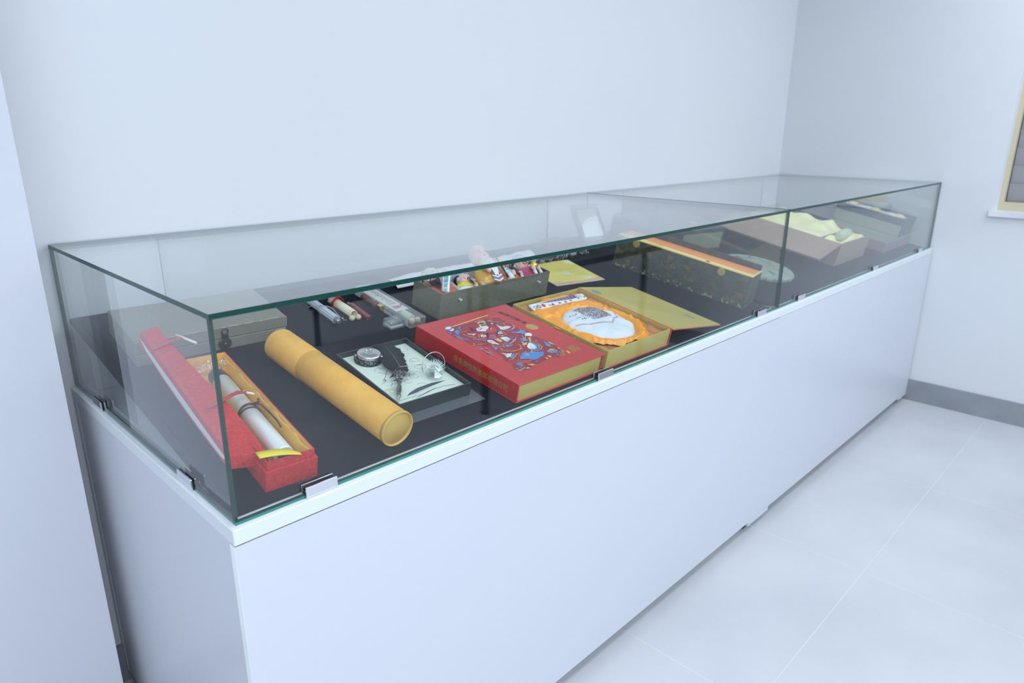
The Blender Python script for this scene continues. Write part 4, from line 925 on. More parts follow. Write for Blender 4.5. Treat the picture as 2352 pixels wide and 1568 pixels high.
MB().lathe([(.0001, 0), (.0165, 0), (.0195, .003), (.0200, .012), (.0195, .019), (.0185, .0205)], 36, 0, IS).build('bottle', M_silver, ib)
mb = MB(); mb.lathe([(.0186, .0206), (.0205, .0212), (.0208, .0255), (.0200, .0275), (.0170, .0285), (.0165, .0278), (.0140, .0290), (.0134, .0284), (.0105, .0298), (.0100, .0292), (.006, .0305), (.003, .0325), (.0001, .0330)], 36, 0, IS)
mb.ball((.004, .003, .0305), .003, n=10, M=IS); mb.ball((-.003, .005, .0305), .0025, n=10, M=IS); mb.build('lid', M_silverp, ib)
MB().rbox(-.0330, -.0255, -.004, .006, .018, .0300, .001, 0, RZ(-.5)).build('hinge', M_silver, ib)
MB().rbox(.0255, .0310, -.005, .002, .018, .028, .001, 0, RZ(-.5)).build('catch', M_silverp, ib)
# quill
QB = Vector((.4055, .1180, .0262))
qp = thing('quill_pen', 'black feather quill with an ornate silver holder lying across the cream card', 'quill pen', SLOPE @ TR(*QB))
MQ = along((0, 0, 0), Vector((.484, .221, .0335)) - QB, (0, 0, 1)) @ SCL(1.12, 1.12, 1.13)
prof = [(.0004, 0), (.0012, .004), (.0022, .012), (.0030, .016), (.0042, .019), (.0034, .023), (.0032, .028), (.0044, .034), (.0052, .042), (.0046, .050), (.0034, .056), (.0030, .062), (.0048, .066), (.0036, .070), (.0042, .075)]
MB().lathe(prof[:5], 20, 0, MQ).build('nib', M_silverp, qp)
MB().lathe(prof[4:], 20, 0, MQ).build('holder', M_silver, qp)
mb = MB(); mb.lathe([(.0042, .0755), (.0070, .080), (.0088, .088), (.0092, .095), (.0072, .103), (.0036, .109), (.0015, .113)], 20, 0, MQ @ SCL(1.05, .6, 1))
for s_ in (-1, 1): mb.tube([(s_ * .004, .002, .076), (s_ * .0095, .002, .084), (s_ * .0112, .003, .094), (s_ * .007, .004, .104), (s_ * .002, .0045, .112)], .0013, 0, MQ)
mb.build('ornament', M_silver, qp)
M_feat = mat('black_feather', (.013, .015, .018), .42, spec=.35, bump=('noise', 160, .15))
M_quill = mat('grey_quill', (.16, .17, .19), .35)
def pl(P, t):
    t = min(max(t, 0), .9999) * (len(P) - 1); i = int(t); f_ = t - i
    return tuple(P[i][k] * (1 - f_) + P[i + 1][k] * f_ for k in range(2))
FL = [(.483, .218), (.470, .208), (.4625, .226), (.462, .245), (.467, .268), (.477, .292), (.487, .316), (.500, .329)]
FM = [(.484, .219), (.4865, .226), (.490, .237), (.495, .252), (.501, .270), (.507, .290), (.512, .308), (.516, .326)]
FR = [(.486, .217), (.492, .199), (.501, .208), (.513, .228), (.523, .250), (.537, .272), (.542, .296), (.537, .318)]
def fe(E_, sd):
    def fn(i, j):
        m, e = pl(FM, j), pl(E_, j); i2 = i * (1 - (.10 * abs(math.sin(j * 21 + sd)) + .05 * abs(math.sin(j * 47))) * (i > .55) * (.3 if sd < 0 and j < .8 else 1))
        x = m[0] + (e[0] - m[0]) * i2; y = m[1] + (e[1] - m[1]) * i2
        return (x - QB.x, y - QB.y, .0345 + .004 * j - .004 * i * i - QB.z + .0015 * math.sin(j * 5 + i * 2))
    return fn
MB().grid(fe(FR, 1), 14, 60).grid(fe(FL, -1), 14, 60).build('vane', M_feat, qp, solid=.0005)
MB().tube([(pl(FM, t / 14)[0] - QB.x, pl(FM, t / 14)[1] - QB.y, .0352 + .004 * t / 14 + .0015 * math.sin(t / 14 * 5) - QB.z) for t in range(14)], [.0014 - .00007 * t for t in range(14)]).build('shaft', M_quill, qp)
# crystal ring stand
M_crys = glass_mat('cut_crystal', (.95, .97, .97), .10, .02)
ck = thing('crystal_pen_rest', 'small clear cut crystal pen rest with a thin silver ring', 'pen rest', onboard(.394, .1005, .0015, -.03) @ TR(.146, .076, .0190) @ RZ(0))
KS = SCL(1.35, 1.35, 1.35)
mb = MB()
def facet(c, r, h, n, sd):
    rn = random.Random(sd); V = [(c[0], c[1], c[2] + h)] ; V += [(c[0] + r * rn.uniform(.75, 1.05) * math.cos(2 * PI * k / n), c[1] + r * rn.uniform(.75, 1.05) * math.sin(2 * PI * k / n), c[2] + h * rn.uniform(.35, .7)) for k in range(n)]
    V += [(c[0] + r * .8 * math.cos(2 * PI * (k + .5) / n), c[1] + r * .8 * math.sin(2 * PI * (k + .5) / n), c[2]) for k in range(n)]
    F = [(0, 1 + k, 1 + (k + 1) % n) for k in range(n)] + [(1 + k, 1 + n + k, 1 + (k + 1) % n) for k in range(n)] + [(1 + (k + 1) % n, 1 + n + k, 1 + n + (k + 1) % n) for k in range(n)] + [tuple(range(2 * n, n, -1))]
    mb.add(V, F, 0, KS)
facet((0, 0, 0), .017, .014, 11, 1); facet((.001, .002, .006), .011, .013, 9, 2); facet((-.038, .026, 0), .009, .007, 8, 3); facet((-.030, .020, .001), .006, .008, 7, 4); mb.build('crystal', M_crys, ck)
mb = MB()
for q in range(17):
    a = PI * (.02 + q / 17 * 1.05) - .5; r0, r1 = .010, .0185 + .002 * (q % 2); P0 = (r0 * math.cos(a), r0 * .5 * math.sin(a) + .002, .012 + .006 * math.sin(a)); P1 = (.004 + r1 * math.cos(a), .003 + r1 * .5 * math.sin(a), .014 + .012 * math.sin(a)); mb.cyl(P0, P1, .0012, r2=.0003, n=6, M=KS)
mb.build('star_cut', mat('frosted_crystal', (.78, .83, .83), .25), ck)
MB().tube([(.005 + .0235 * math.cos(a), .010 + .010 * math.sin(a) * .6, .016 + .0205 * math.sin(a)) for a in [PI * (-.10 + k / 30 * 1.22) for k in range(31)]], .0008, M=KS).tube([(-.020, .012, .022), (-.036, .018, .021), (-.050, .026, .019)], .0007, M=KS).build('ring', M_silverp, ck)
# ---------------------------------------------------------------- seal set on the black cloth
M_pale = mat('pale_card', (.70, .74, .72), .5)
M_wood = mat('pale_wood', (.74, .62, .40), .5, mix=('noise', 60, (.66, .53, .32), .4, .7))
M_parch = mat('parchment', (.76, .70, .50), .6)
M_wax = mat('dark_red_wax', (.19, .028, .032), .38)
rp_ = thing('ribbed_pen_case', 'silver grey ribbed stick tied with a beaded grey cord, leftmost of the small items', 'pen case', SLOPE @ along((.519, .517, .0145), (.522, .668, .0145), (0, 0, 1)))
M_rib = mat('silver_grey_plastic', (.56, .62, .66), .3, metal=.3)
mb = MB(); n = 40
def ribf(z): return .0110 if z < .12 else .0110 - (z - .12) * .05
V = []; F = []
ZS = [.016, .0165, .05, .09, .12, .148]
for z in ZS:
    for k in range(n):
        r = ribf(z) * (1.0 if k % 5 else .86); V.append((r * math.cos(2 * PI * k / n), r * math.sin(2 * PI * k / n), z))
for q in range(len(ZS) - 1):
    for k in range(n): F.append((q * n + k, q * n + (k + 1) % n, (q + 1) * n + (k + 1) % n, (q + 1) * n + k))
F.append(tuple(range(n - 1, -1, -1))); F.append(tuple((len(ZS) - 1) * n + k for k in range(n)))
mb.add(V, F); mb.build('ribbed_body', M_rib, rp_)
MB().lathe([(.0035, .0005), (.0048, 0), (.0060, .004), (.0075, .0162)], 24).build('tip', mat('grey_metal_tip', (.36, .39, .42), .3, metal=.7), rp_)
M_gcord = mat('grey_cord', (.52, .53, .57), .4, metal=.3)
mb = MB()
for zz in (.078, .081): mb.tube([(.0118 * math.cos(a * PI / 9), .0118 * math.sin(a * PI / 9), zz + .001 * math.sin(a)) for a in range(18)], .0008, closed=True)
mb.tube([(.0, .0118, .080), (-.012, .010, .076), (-.024, .002, .070), (-.030, -.010, .055), (-.031, -.0125, .042), (-.030, -.013, .030), (-.038, -.013, .026)], .0008)
mb.tube([(.0, .0118, .082), (.010, .013, .086), (.020, .009, .096), (.030, .003, .104)], .0008); mb.build('cord', M_gcord, rp_)
for p in ((.003, .0135, .083), (-.030, -.0108, .034)): MB().ball(p, .0028, n=12).build('bead', M_silverp, rp_)
ms = thing('miniature_scroll', 'cream miniature scroll with wooden ball knobs tied with a red cord', 'scroll', SLOPE @ along((.578, .542, .0125), (.577, .650, .0125), (0, 0, 1)))
mb = MB(); V = []; F = []; NN = 44
for zz in (0, .105):
    for k in range(NN):
        a = -.4 + k / (NN - 1) * 2 * PI * 1.18; r = .0122 - .0028 * k / NN; V.append((r * math.cos(a), r * math.sin(a), zz))
for k in range(NN - 1): F.append((k, k + 1, NN + k + 1, NN + k))
mb.add(V, F, 0, None, True); mb.build('rolled_paper', M_parch, ms, solid=.0008)
mb = MB()
for zz in (.006, .100): mb.tube([(.01235 * math.cos(a * PI / 12), .01235 * math.sin(a * PI / 12), zz) for a in range(24)], .00025, closed=True)
mb.build('ruled_line', mat('grey_ink', (.2, .2, .22), .6), ms)['kind'] = 'stuff'
for p in ((-.0075, -.0045, -.008), (.0105, -.0045, -.007), (-.006, -.003, .113)): MB().ball(p, .0078, n=20).build('knob', M_wood, ms)
mb = MB(); M_rc = mat('red_cord', (.50, .03, .035), .5)
for zz in (.078, .0805, .083): mb.tube([(.0132 * math.cos(a * PI / 9), .0132 * math.sin(a * PI / 9), zz + .002 * math.sin(a * PI / 9)) for a in range(18)], .0013, closed=True)
mb.tube([(0, .0145, .082), (.006, .020, .086), (.010, .020, .096), (.004, .017, .098), (0, .0145, .084)], .0013); mb.tube([(0, .0145, .082), (-.008, .018, .080), (-.016, .010, .076), (-.018, .0, .074)], .0013); mb.tube([(0, .0145, .082), (.010, .015, .078), (.017, .006, .080), (.020, .0, .082)], .0013); mb.tube([(0, .0145, .082), (-.006, .018, .090), (-.012, .014, .088), (-.004, .0145, .082)], .0012)
mb.build('red_bow', M_rc, ms)
wx = thing('sealing_wax_stick', 'dark red sealing wax stick with a white wick, right of the miniature scroll', 'sealing wax', SLOPE @ along((.606, .516, .0072), (.612, .614, .0072), (0, 0, 1)))
MB().rbox(-.0065, .0065, -.0065, .0065, 0, .092, .0015).lathe([(.0062, .092), (.0045, .098), (.0001, .100)], 12).build('wax_stick', M_wax, wx)
MB().cyl((0, 0, .099), (0, .001, .109), .0012, n=8).build('wick', M_pale, wx)
st = thing('seal_stamp', 'brown handled seal stamp with a square brass head behind the small clear box', 'stamp', SLOPE @ along((.665, .5395, .0125), (.667, .640, .0125), (0, 0, 1)))
M_brass = mat('polished_brass', (.72, .55, .20), .16, metal=1.0)
MB().lathe([(.0040, .026), (.0085, .028), (.0098, .033), (.0085, .039), (.0055, .043), (.0060, .048), (.0085, .070), (.0095, .085), (.0080, .096), (.004, .100), (.0001, .101)], 24).build('handle', mat('brown_lacquer', (.16, .055, .05), .3), st)
MB().rbox(-.0105, .0105, -.0105, .0105, 0, .013, .0012).lathe([(.0100, .013), (.0070, .016), (.0045, .022), (.0042, .0265)], 20).build('brass_head', M_brass, st)
# clear boxes
M_clear = glass_mat('clear_plastic', (.93, .95, .95), .09, .03, haze=.05)
M_haze = glass_mat('hazy_plastic', (.88, .91, .90), .12, .2, haze=.14)
pb = thing('clear_gift_box', 'long clear plastic box with a white printed sleeve and a wooden ended scroll inside', 'plastic box', onboard(.672, .428, 0.0, .02))
PW, PL, PH = .052, .250, .026
MB().rbox(0, PW, 0, PL, .0005, PH, .0012).build('clear_box', M_haze, pb)
MB().box(.0012, .0018, .012, PL - .004, .002, PH - .0022).box(.0018, PW - .009, .062, PL - .006, PH - .0022, PH - .0016).build('white_sleeve', mat('white_card', (.76, .79, .78), .6), pb)
MB().flat([(.008, .078), (.018, .075), (.030, .080), (.043, .088), (.043, .098), (.034, .092), (.022, .092), (.010, .096)], PH - .0014).build('red_flourish', mat('red_print', (.62, .10, .09), .5), pb)
M_rt = mat('red_script_ink', (.60, .13, .12), .5)
text('Einladung', .030, M_rt, pb, axes((.024, .160, PH - .0013), (0, 1, 0), (-1, 0, 0), (0, 0, 1)), 'printed_word')
text('Einladung zum Candle-Light-Dinner', .0098, M_rt, pb, axes((.0009, .105, .0135), (0, -1, 0), (0, 0, 1), (-1, 0, 0)), 'printed_line')
pr = MB().lathe([(.0105, 0), (.0105, .19)], 30, 0, along((.028, .030, .0125), (.028, .22, .0125))).build('boxed_scroll', M_parch, pb)
for p in ((.020, .0175, .0110), (.038, .0165, .0110)): MB().ball(p, .0085, n=18).build('knob', M_wood, pr)
cb = thing('small_clear_box', 'small clear plastic lidded box holding gold leaf, beside the long clear box', 'plastic box', onboard(.622, .4415, 0.0, .03))
cb['label'] = 'small clear plastic box with a gold sliver inside, in front of the brass stamp'
mb = MB(); mb.rbox(0, .046, 0, .036, .0005, .010, .0015); mb.build('box_base', M_haze, cb); MB().rbox(0.0, .046, 0, .036, .0104, .0215, .0022).build('box_lid', M_clear, cb)
MB().rbox(.004, .042, .004, .032, .002, .0085, .001).build('white_pad', M_pale, cb)
MB().rbox(.006, .040, .008, .012, .0090, .0100, .0003).build('gold_strip', M_brass, cb)
# ---------------------------------------------------------------- figurine box
M_fb = mat('green_grey_brocade', (.20, .205, .15), .5, spec=.5, bump=('coin', 62, .35), mix=('coin', 62, (.120, .115, .075), .55, 1.0))
M_fbin = mat('brown_lining', (.15, .13, .115), .7)
M_tissue = mat('white_tissue', (.76, .78, .79), .7, bump=('noise', 40, .7))
fb = thing('figurine_box', 'deep grey green brocade box holding a row of five painted figurines', 'box', onboard(.776, .437, 0.0, .006))
FW, FD, FH = .436, .118, .076
mb = MB(); open_box(mb, 0, FW, 0, FD, .0005, FH, .003, 0, None, 1); mb.build('box_tray', [M_fb, M_fbin], fb)
for sx in (.066, .386): MB().lathe([(.0035, 0), (.0035, .002), (.002, .003), (.002, .006), (.0042, .007), (.0042, .0095), (.0001, .0105)], 12, 0, TR(sx, -.0002, .050) @ RXm(PI / 2)).build('peg', mat('pale_peg', (.62, .60, .50), .4), fb)
for q in range(4):
    x = .087 * (q + 1) + .002
    MB().grid(lambda i, j, x=x, q=q: (x + .006 * math.sin(j * 2.2 + q) - .010 * i * (1 - j), .0035 + (FD - .008) * j, .006 + (.060 + .006 * math.sin(j * 3 + q)) * i), 6, 14).build('divider', M_tissue, fb, solid=.0012)
MB().grid(lambda i, j: (.004 + (FW - .10) * i, FD - .0045 - .006 * (1 - j) * abs(math.sin(i * 21)), .008 + .074 * j + .006 * noise.noise((i * 9, j * 2, 1)) * j), 60, 8).build('tissue_lining', M_tissue, fb, solid=.0008)
M_skin = mat('glazed_skin', (.78, .52, .46), .22, spec=.6, coat=.3)
M_blush = mat('rosy_glaze', (.80, .33, .28), .22, coat=.3)
M_inkg = mat('black_glaze', (.018, .02, .035), .2, coat=.4)
M_lip = mat('red_glaze', (.72, .12, .08), .2, coat=.3)
M_wg = mat('white_glaze', (.80, .83, .84), .15, coat=.5)
def glaze(n, c): return mat(n, c, .2, spec=.6, coat=.35)
M_org = glaze('orange_red_glaze', (.68, .12, .05)); M_oran = glaze('orange_glaze', (.86, .24, .06)); M_yel = glaze('yellow_glaze', (.78, .68, .04)); M_pink = glaze('magenta_glaze', (.50, .07, .19)); M_och = glaze('ochre_glaze', (.78, .44, .09)); M_gray = glaze('blue_grey_glaze', (.38, .50, .54)); M_grn = glaze('pale_green_glaze', (.50, .66, .36)); M_tl = glaze('teal_glaze', (.02, .45, .48)); M_gld = mat('gold_glaze', (.72, .55, .12), .22, metal=.8); M_blu = glaze('blue_glaze', (.10, .16, .55))
FR_ = .0195
def figurine(label, u, v, h, pitch, yaw, turn, robe, hat, s=1.0, hatc=None):
    M = onboard(u, v, h) @ RZ(yaw) @ RXm(pitch) @ RYm(turn) @ SCL(s, s, s)
    Mr = onboard(u, v, h) @ RZ(yaw) @ RXm(pitch) @ RYm(turn)
    t = thing('figurine', label, 'figurine', Mr, 'painted figurines in the brocade box')
    S = SCL(s, s, s) @ TR(0, -.018, 0)
    # local: y towards the head, z towards the face, x sideways
    A = RXm(-PI / 2)
    MB().lathe([(.0001, .018), (.022, .018), (.0255, .021), (.0275, .030), (.0275, .042), (.0255, .054), (.0205, .064), (.012, .070), (.0001, .072)], 28, 0, S @ SCL(1.12, 1, .82) @ A).build('robe', robe, t)
    hd = MB(); hd.ball((0, .084, .004), FR_, 0, S, 24, (1, 1.06, .95)); hd.ball((0, .0835, .0225), .0036, 0, S, 10, (.9, 1, 1)); hd.ball((.0195, .082, .002), .005, 0, S, 10, (.5, 1.3, .8)); hd.ball((-.0195, .082, .002), .005, 0, S, 10, (.5, 1.3, .8))
    hd.build('head', M_skin, t)
    mb = MB()
    for sx in (-1, 1): mb.ball((sx * .0100, .0785, .0168), .0048, 0, S, 10, (1, .9, .5))
    mb.build('cheeks', M_blush, t)
    mb = MB()
    for sx in (-1, 1):
        mb.tube([(sx * (.0048 + .0012 * k), .0905 + .0012 * math.sin(PI * k / 4), .0222 - .0007 * k) for k in range(5)], .0006, 0, S, 6)
        mb.tube([(sx * (.0040 + .0018 * k), .0952 + .0014 * math.sin(PI * k / 4), .0205 - .001 * k) for k in range(5)], .0007, 0, S, 6)
    mb.build('eyes', M_inkg, t)
    MB().ball((0, .0728, .0205), .0034, 0, S, 12, (1.35, .75, .5)).build('mouth', M_lip, t)
    if hat == 'cap':
        MB().lathe([(.0202, .090), (.0206, .096), (.0185, .103), (.012, .1085), (.0001, .110)], 24, 0, S @ TR(0, 0, .001) @ A).build('cap', hatc, t)
        MB().lathe([(.0204, .0865), (.0212, .088), (.0212, .0925), (.0204, .094)], 24, 0, S @ TR(0, 0, -.002) @ A).build('hat_band', M_inkg, t)
    return t, S
def hands(t, S, P):
    for p in P:
        mb = MB(); mb.ball(p, .0068, 0, S, 12, (.85, 1.15, .8))
        for k in range(4): mb.ball((p[0] + (k - 1.5) * .0024, p[1] + .0055, p[2] + .0022), .0020, 0, S, 8, (.8, 1.6, 1))
        mb.build('hand', M_skin, t)
def sleeves(t, S, P, m):
    for (a, b) in P: MB().cyl(a, b, .0095, 0, S, 16, r2=.0085).ball(a, .0095, 0, S, 12).build('sleeve', m, t)
def mustache(t, S, w=.008, d=.012):
    mb = MB()
    for sx in (-1, 1): mb.tube([(sx * .0008, .0778, .0230), (sx * w * .6, .0775, .0222), (sx * w, .0735, .0205), (sx * w * 1.05, .0775 - d, .0195)], [.0010, .0013, .0011, .0004], 0, S, 6)
    mb.build('moustache', M_inkg, t)
F_h = .022
t1, S1_ = figurine('bearded orange robed figurine holding a white scroll with green characters', .819, .456, .033, .50, -.02, -.55, M_org, 'cap', 1.30, glaze('beige_glaze', (.66, .60, .48)))
mustache(t1, S1_)
MB().add([(-.0135, .0765, .0165), (.0135, .0765, .0165), (.006, .052, .0275), (0, .044, .0275), (-.006, .052, .0275), (0, .0685, .0235)], [(0, 5, 4), (5, 1, 2), (5, 2, 3), (5, 3, 4), ], 0, S1_).build('beard', M_inkg, t1, solid=.003)
hands(t1, S1_, [(.0280, .071, .0255)])
ph = MB().grid(lambda i, j: (.004 + .026 * j + .013 * (i - .5) * .8, .030 + .040 * j - .013 * (i - .5), .0275 + .0035 * math.sin(j * PI)), 3, 10, 0, S1_).build('held_banner', M_wg, t1, solid=.0015)
for k, ch in enumerate('天官賜福'):
    j = .08 + k * .215; ang = math.atan2(.046, .030) 
    p = Vector((.004 + .026 * j, .030 + .040 * j, .0292 + .0035 * math.sin(j * PI))) 
    p = S1_ @ p
    text(ch, .0130, M_tl, ph, TR(*p) @ RZ(-.60), 'green_character', ext=.0002)
t2, S2_ = figurine('small figurine in a yellow collar holding a red sceptre, second from the left', .903, .455, .026, .48, -.30, .45, M_wg, 'cap', 1.12, M_gray)
mustache(t2, S2_, .006, .005)
MB().lathe([(.0265, .050), (.0235, .060), (.0195, .0675), (.013, .072)], 24, 0, S2_ @ SCL(1.15, 1, .86) @ RXm(-PI / 2), a0=PI * .9, a1=PI * 2.1).build('collar', M_yel, t2, solid=.0012)
MB().tube([(0, .0665, .0235), (.001, .060, .0275), (.002, .052, .0295)], [.0032, .0024, .0005], 0, S2_).build('beard', M_inkg, t2)
sleeves(t2, S2_, [((.024, .050, .006), (.026, .030, .018))], M_lip); hands(t2, S2_, [(.012, .053, .0265), (.027, .026, .022)])
MB().cyl((-.004, .040, .028), (.030, .031, .026), .0030, 0, S2_).ball((.002, .0385, .031), .0030, 0, S2_, 10).build('sceptre', M_lip, t2)
t3, S3_ = figurine('large bald figurine with a long white beard holding a pale green peach', .990, .458, .052, .62, -.12, -.05, M_och, 'bald', 1.42)
MB().ball((0, .099, .001), .0205, 0, S3_, 24, (.95, 1.05, .95)).build('high_forehead', M_skin, t3)
MB().grid(lambda i, j: ((i - .5) * .030 * (1 - j * .75), .076 - .048 * j, .0195 + .012 * math.sin(j * 2.2)), 8, 12, 0, S3_).build('white_beard', M_wg, t3, solid=.004)
MB().ball((-.0135, .0585, .026), .0115, 0, S3_, 20, (1, 1.15, .9)).build('peach', M_grn, t3)
hands(t3, S3_, [(-.014, .044, .031), (.019, .064, .022)])
MB().tube([(.0195, .070, .026), (.022, .045, .0285), (.0235, .020, .030)], .0022, 0, S3_).build('staff', M_inkg, t3)
mb = MB()
for k, c in enumerate((0, 1, 2, 1, 0)):
    y = .030 - k * .0045; mb.add([(-.010, y + .006, .0290), (0, y, .0305), (.012, y + .006, .0290), (.012, y + .0030, .0290), (0, y - .0030, .0305), (-.010, y + .0030, .0290)], [(0, 5, 4, 1), (1, 4, 3, 2)], c, S3_)
mb.build('striped_apron', [glaze('maroon_glaze', (.30, .04, .07)), M_wg, M_blu], t3, solid=.0012)
t4, S4_ = figurine('orange robed figurine with a long thin black beard holding a white and teal tablet', 1.080, .456, .032, .50, -.15, .05, M_oran, 'cap', 1.27, M_wg)
mustache(t4, S4_, .0075, .008)
MB().tube([(.0, .0665, .0240), (.004, .056, .0285), (.008, .042, .0300), (.010, .034, .0300)], [.0045, .0042, .0036, .0006], 0, S4_).tube([(.004, .043, .0310), (.016, .040, .030)], [.002, .0005], 0, S4_).build('beard', M_inkg, t4)
tb = MB().ball((-.013, .054, .022), .012, 0, S4_, 20, (1, 1, .6)).cyl((-.013, .050, .022), (-.014, .026, .024), .0085, 0, S4_, 16).build('white_tablet', M_wg, t4)
MB().ball((-.013, .056, .0268), .0065, 0, S4_, 14, (1, .8, .5)).build('teal_spot', M_tl, tb)
hands(t4, S4_, [(-.004, .044, .029), (.022, .044, .022)])
MB().cyl((.018, .028, .022), (.024, .040, .021), .0045, 0, S4_).build('cuff', M_wg, t4)
t5, S5_ = figurine('magenta robed figurine with a grey hat holding a gold ingot, at the right end', 1.160, .456, .032, .50, -.10, -.05, M_pink, 'cap', 1.22, M_gray)
mustache(t5, S5_, .007, .003)
MB().ball((.014, .056, .027), .011, 0, S5_, 20, (1.25, .75, .85)).ball((.014, .060, .031), .0065, 0, S5_, 14).tube([(.001, .060, .028), (-.004, .057, .027)], [.004, .0006], 0, S5_).build('gold_ingot', M_gld, t5)
hands(t5, S5_, [(.006, .048, .031), (.026, .050, .025)])
MB().cyl((.006, .026, .027), (.006, .042, .030), .0045, 0, S5_).cyl((.028, .026, .022), (.027, .044, .024), .0045, 0, S5_).build('cuff', M_wg, t5)
# tissue lying behind the figurine box
tp = MB().grid(lambda i, j: (.62 * i, .062 * j + .012 * math.sin(i * 7) * j + .006 * noise.noise((i * 8, j * 3, 2)), .006 + .020 * j * abs(noise.noise((i * 7, 2, j))) + .010 * math.sin(j * PI) + .010 * i * j), 90, 10).build('tissue_paper', M_tissue, M=onboard(.800, .655, 0.0, .02), solid=.0008)
tag(tp, 'long crumpled strip of white tissue behind the figurine box', 'tissue paper')
bb = MB().grid(lambda i, j: (.34 * i, .050 * j, .003 + .018 * math.sin(PI * j) ** .6 + .009 * noise.noise((i * 14, j * 3, 3)) + .004 * noise.noise((i * 60, j * 9, 1))), 160, 20).build('plastic_roll', glass_mat('smoky_bubble_plastic', (.45, .40, .42), .12, .12), M=onboard(1.335, .640, .0005, .0), solid=.0)
tag(bb, 'dark clear roll of bubble wrap lying behind the yellow card', 'bubble wrap')
# yellow card
yc = thing('information_card', 'flat yellow card printed with cloudy scenery and lines of small text', 'card', onboard(1.297, .468, .0008, -.135))
M_yc = mat('yellow_print', (.70, .60, .13), .4, mix=('noise', 9, (.80, .80, .62), .52, .66))
MB().box(0, .220, 0, .198, 0, .0012).build('card_sheet', M_yc, yc)
mb = MB(); rnd = random.Random(21); scribble(mb, .095, .060, .200, .130, 6, rnd, .0014, .0009); mb.build('text_block', mat('brown_ink', (.22, .18, .08), .6), yc)['kind'] = 'stuff'
mb = MB(); scribble(mb, .015, .008, .080, .018, 1, rnd, .0014, .0012); mb.build('caption', mat('brown_ink_2', (.25, .12, .05), .6), yc)['kind'] = 'stuff'
MB().flat([(.0, .0), (.220, .0), (.220, .030), (.140, .018), (.060, .020), (.0, .030)], .0013).build('printed_band', mat('peach_print', (.62, .42, .30), .4), yc)
# leaning frame at the back
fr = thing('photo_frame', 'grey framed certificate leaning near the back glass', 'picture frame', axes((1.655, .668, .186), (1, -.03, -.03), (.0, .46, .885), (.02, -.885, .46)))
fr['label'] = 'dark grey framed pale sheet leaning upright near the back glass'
M_fr = mat('grey_frame', (.07, .075, .095), .4)
mb = MB(); w_, h_ = .155, .140
mb.box(0, w_, 0, .008, -.006, .004).box(0, w_, h_ - .018, h_, -.006, .004).box(0, .022, .008, h_ - .018, -.006, .004).box(w_ - .012, w_, .008, h_ - .018, -.006, .004).box(.01, w_ - .01, .006, h_ - .01, -.006, -.003)
mb.build('frame', M_fr, fr)
MB().box(.022, w_ - .012, .008, h_ - .018, -.0028, -.0015).build('sheet', mat('beige_sheet', (.42, .40, .36), .5), fr)
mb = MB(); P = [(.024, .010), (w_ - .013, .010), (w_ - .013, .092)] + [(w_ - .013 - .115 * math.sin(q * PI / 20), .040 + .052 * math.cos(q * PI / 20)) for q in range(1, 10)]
mb.flat(P, -.0012); mb.build('painted_glare', mat('white_glare_paint', (.93, .95, .93), .3), fr)  # curved glare on the sheet, painted as a white shape
MB().box(.03, w_ - .03, -.03, .030, -.030, -.0065).build('easel_foot', M_fr, fr)
# small dark block beyond it
bk = MB().rbox(0, .10, 0, .04, .0005, .030, .003).build('paper_weight', mat('dark_grey_stone', (.06, .065, .08), .5), M=onboard(1.55, .745, 0))
tag(bk, 'small dark block at the back edge left of the grey frame', 'block')
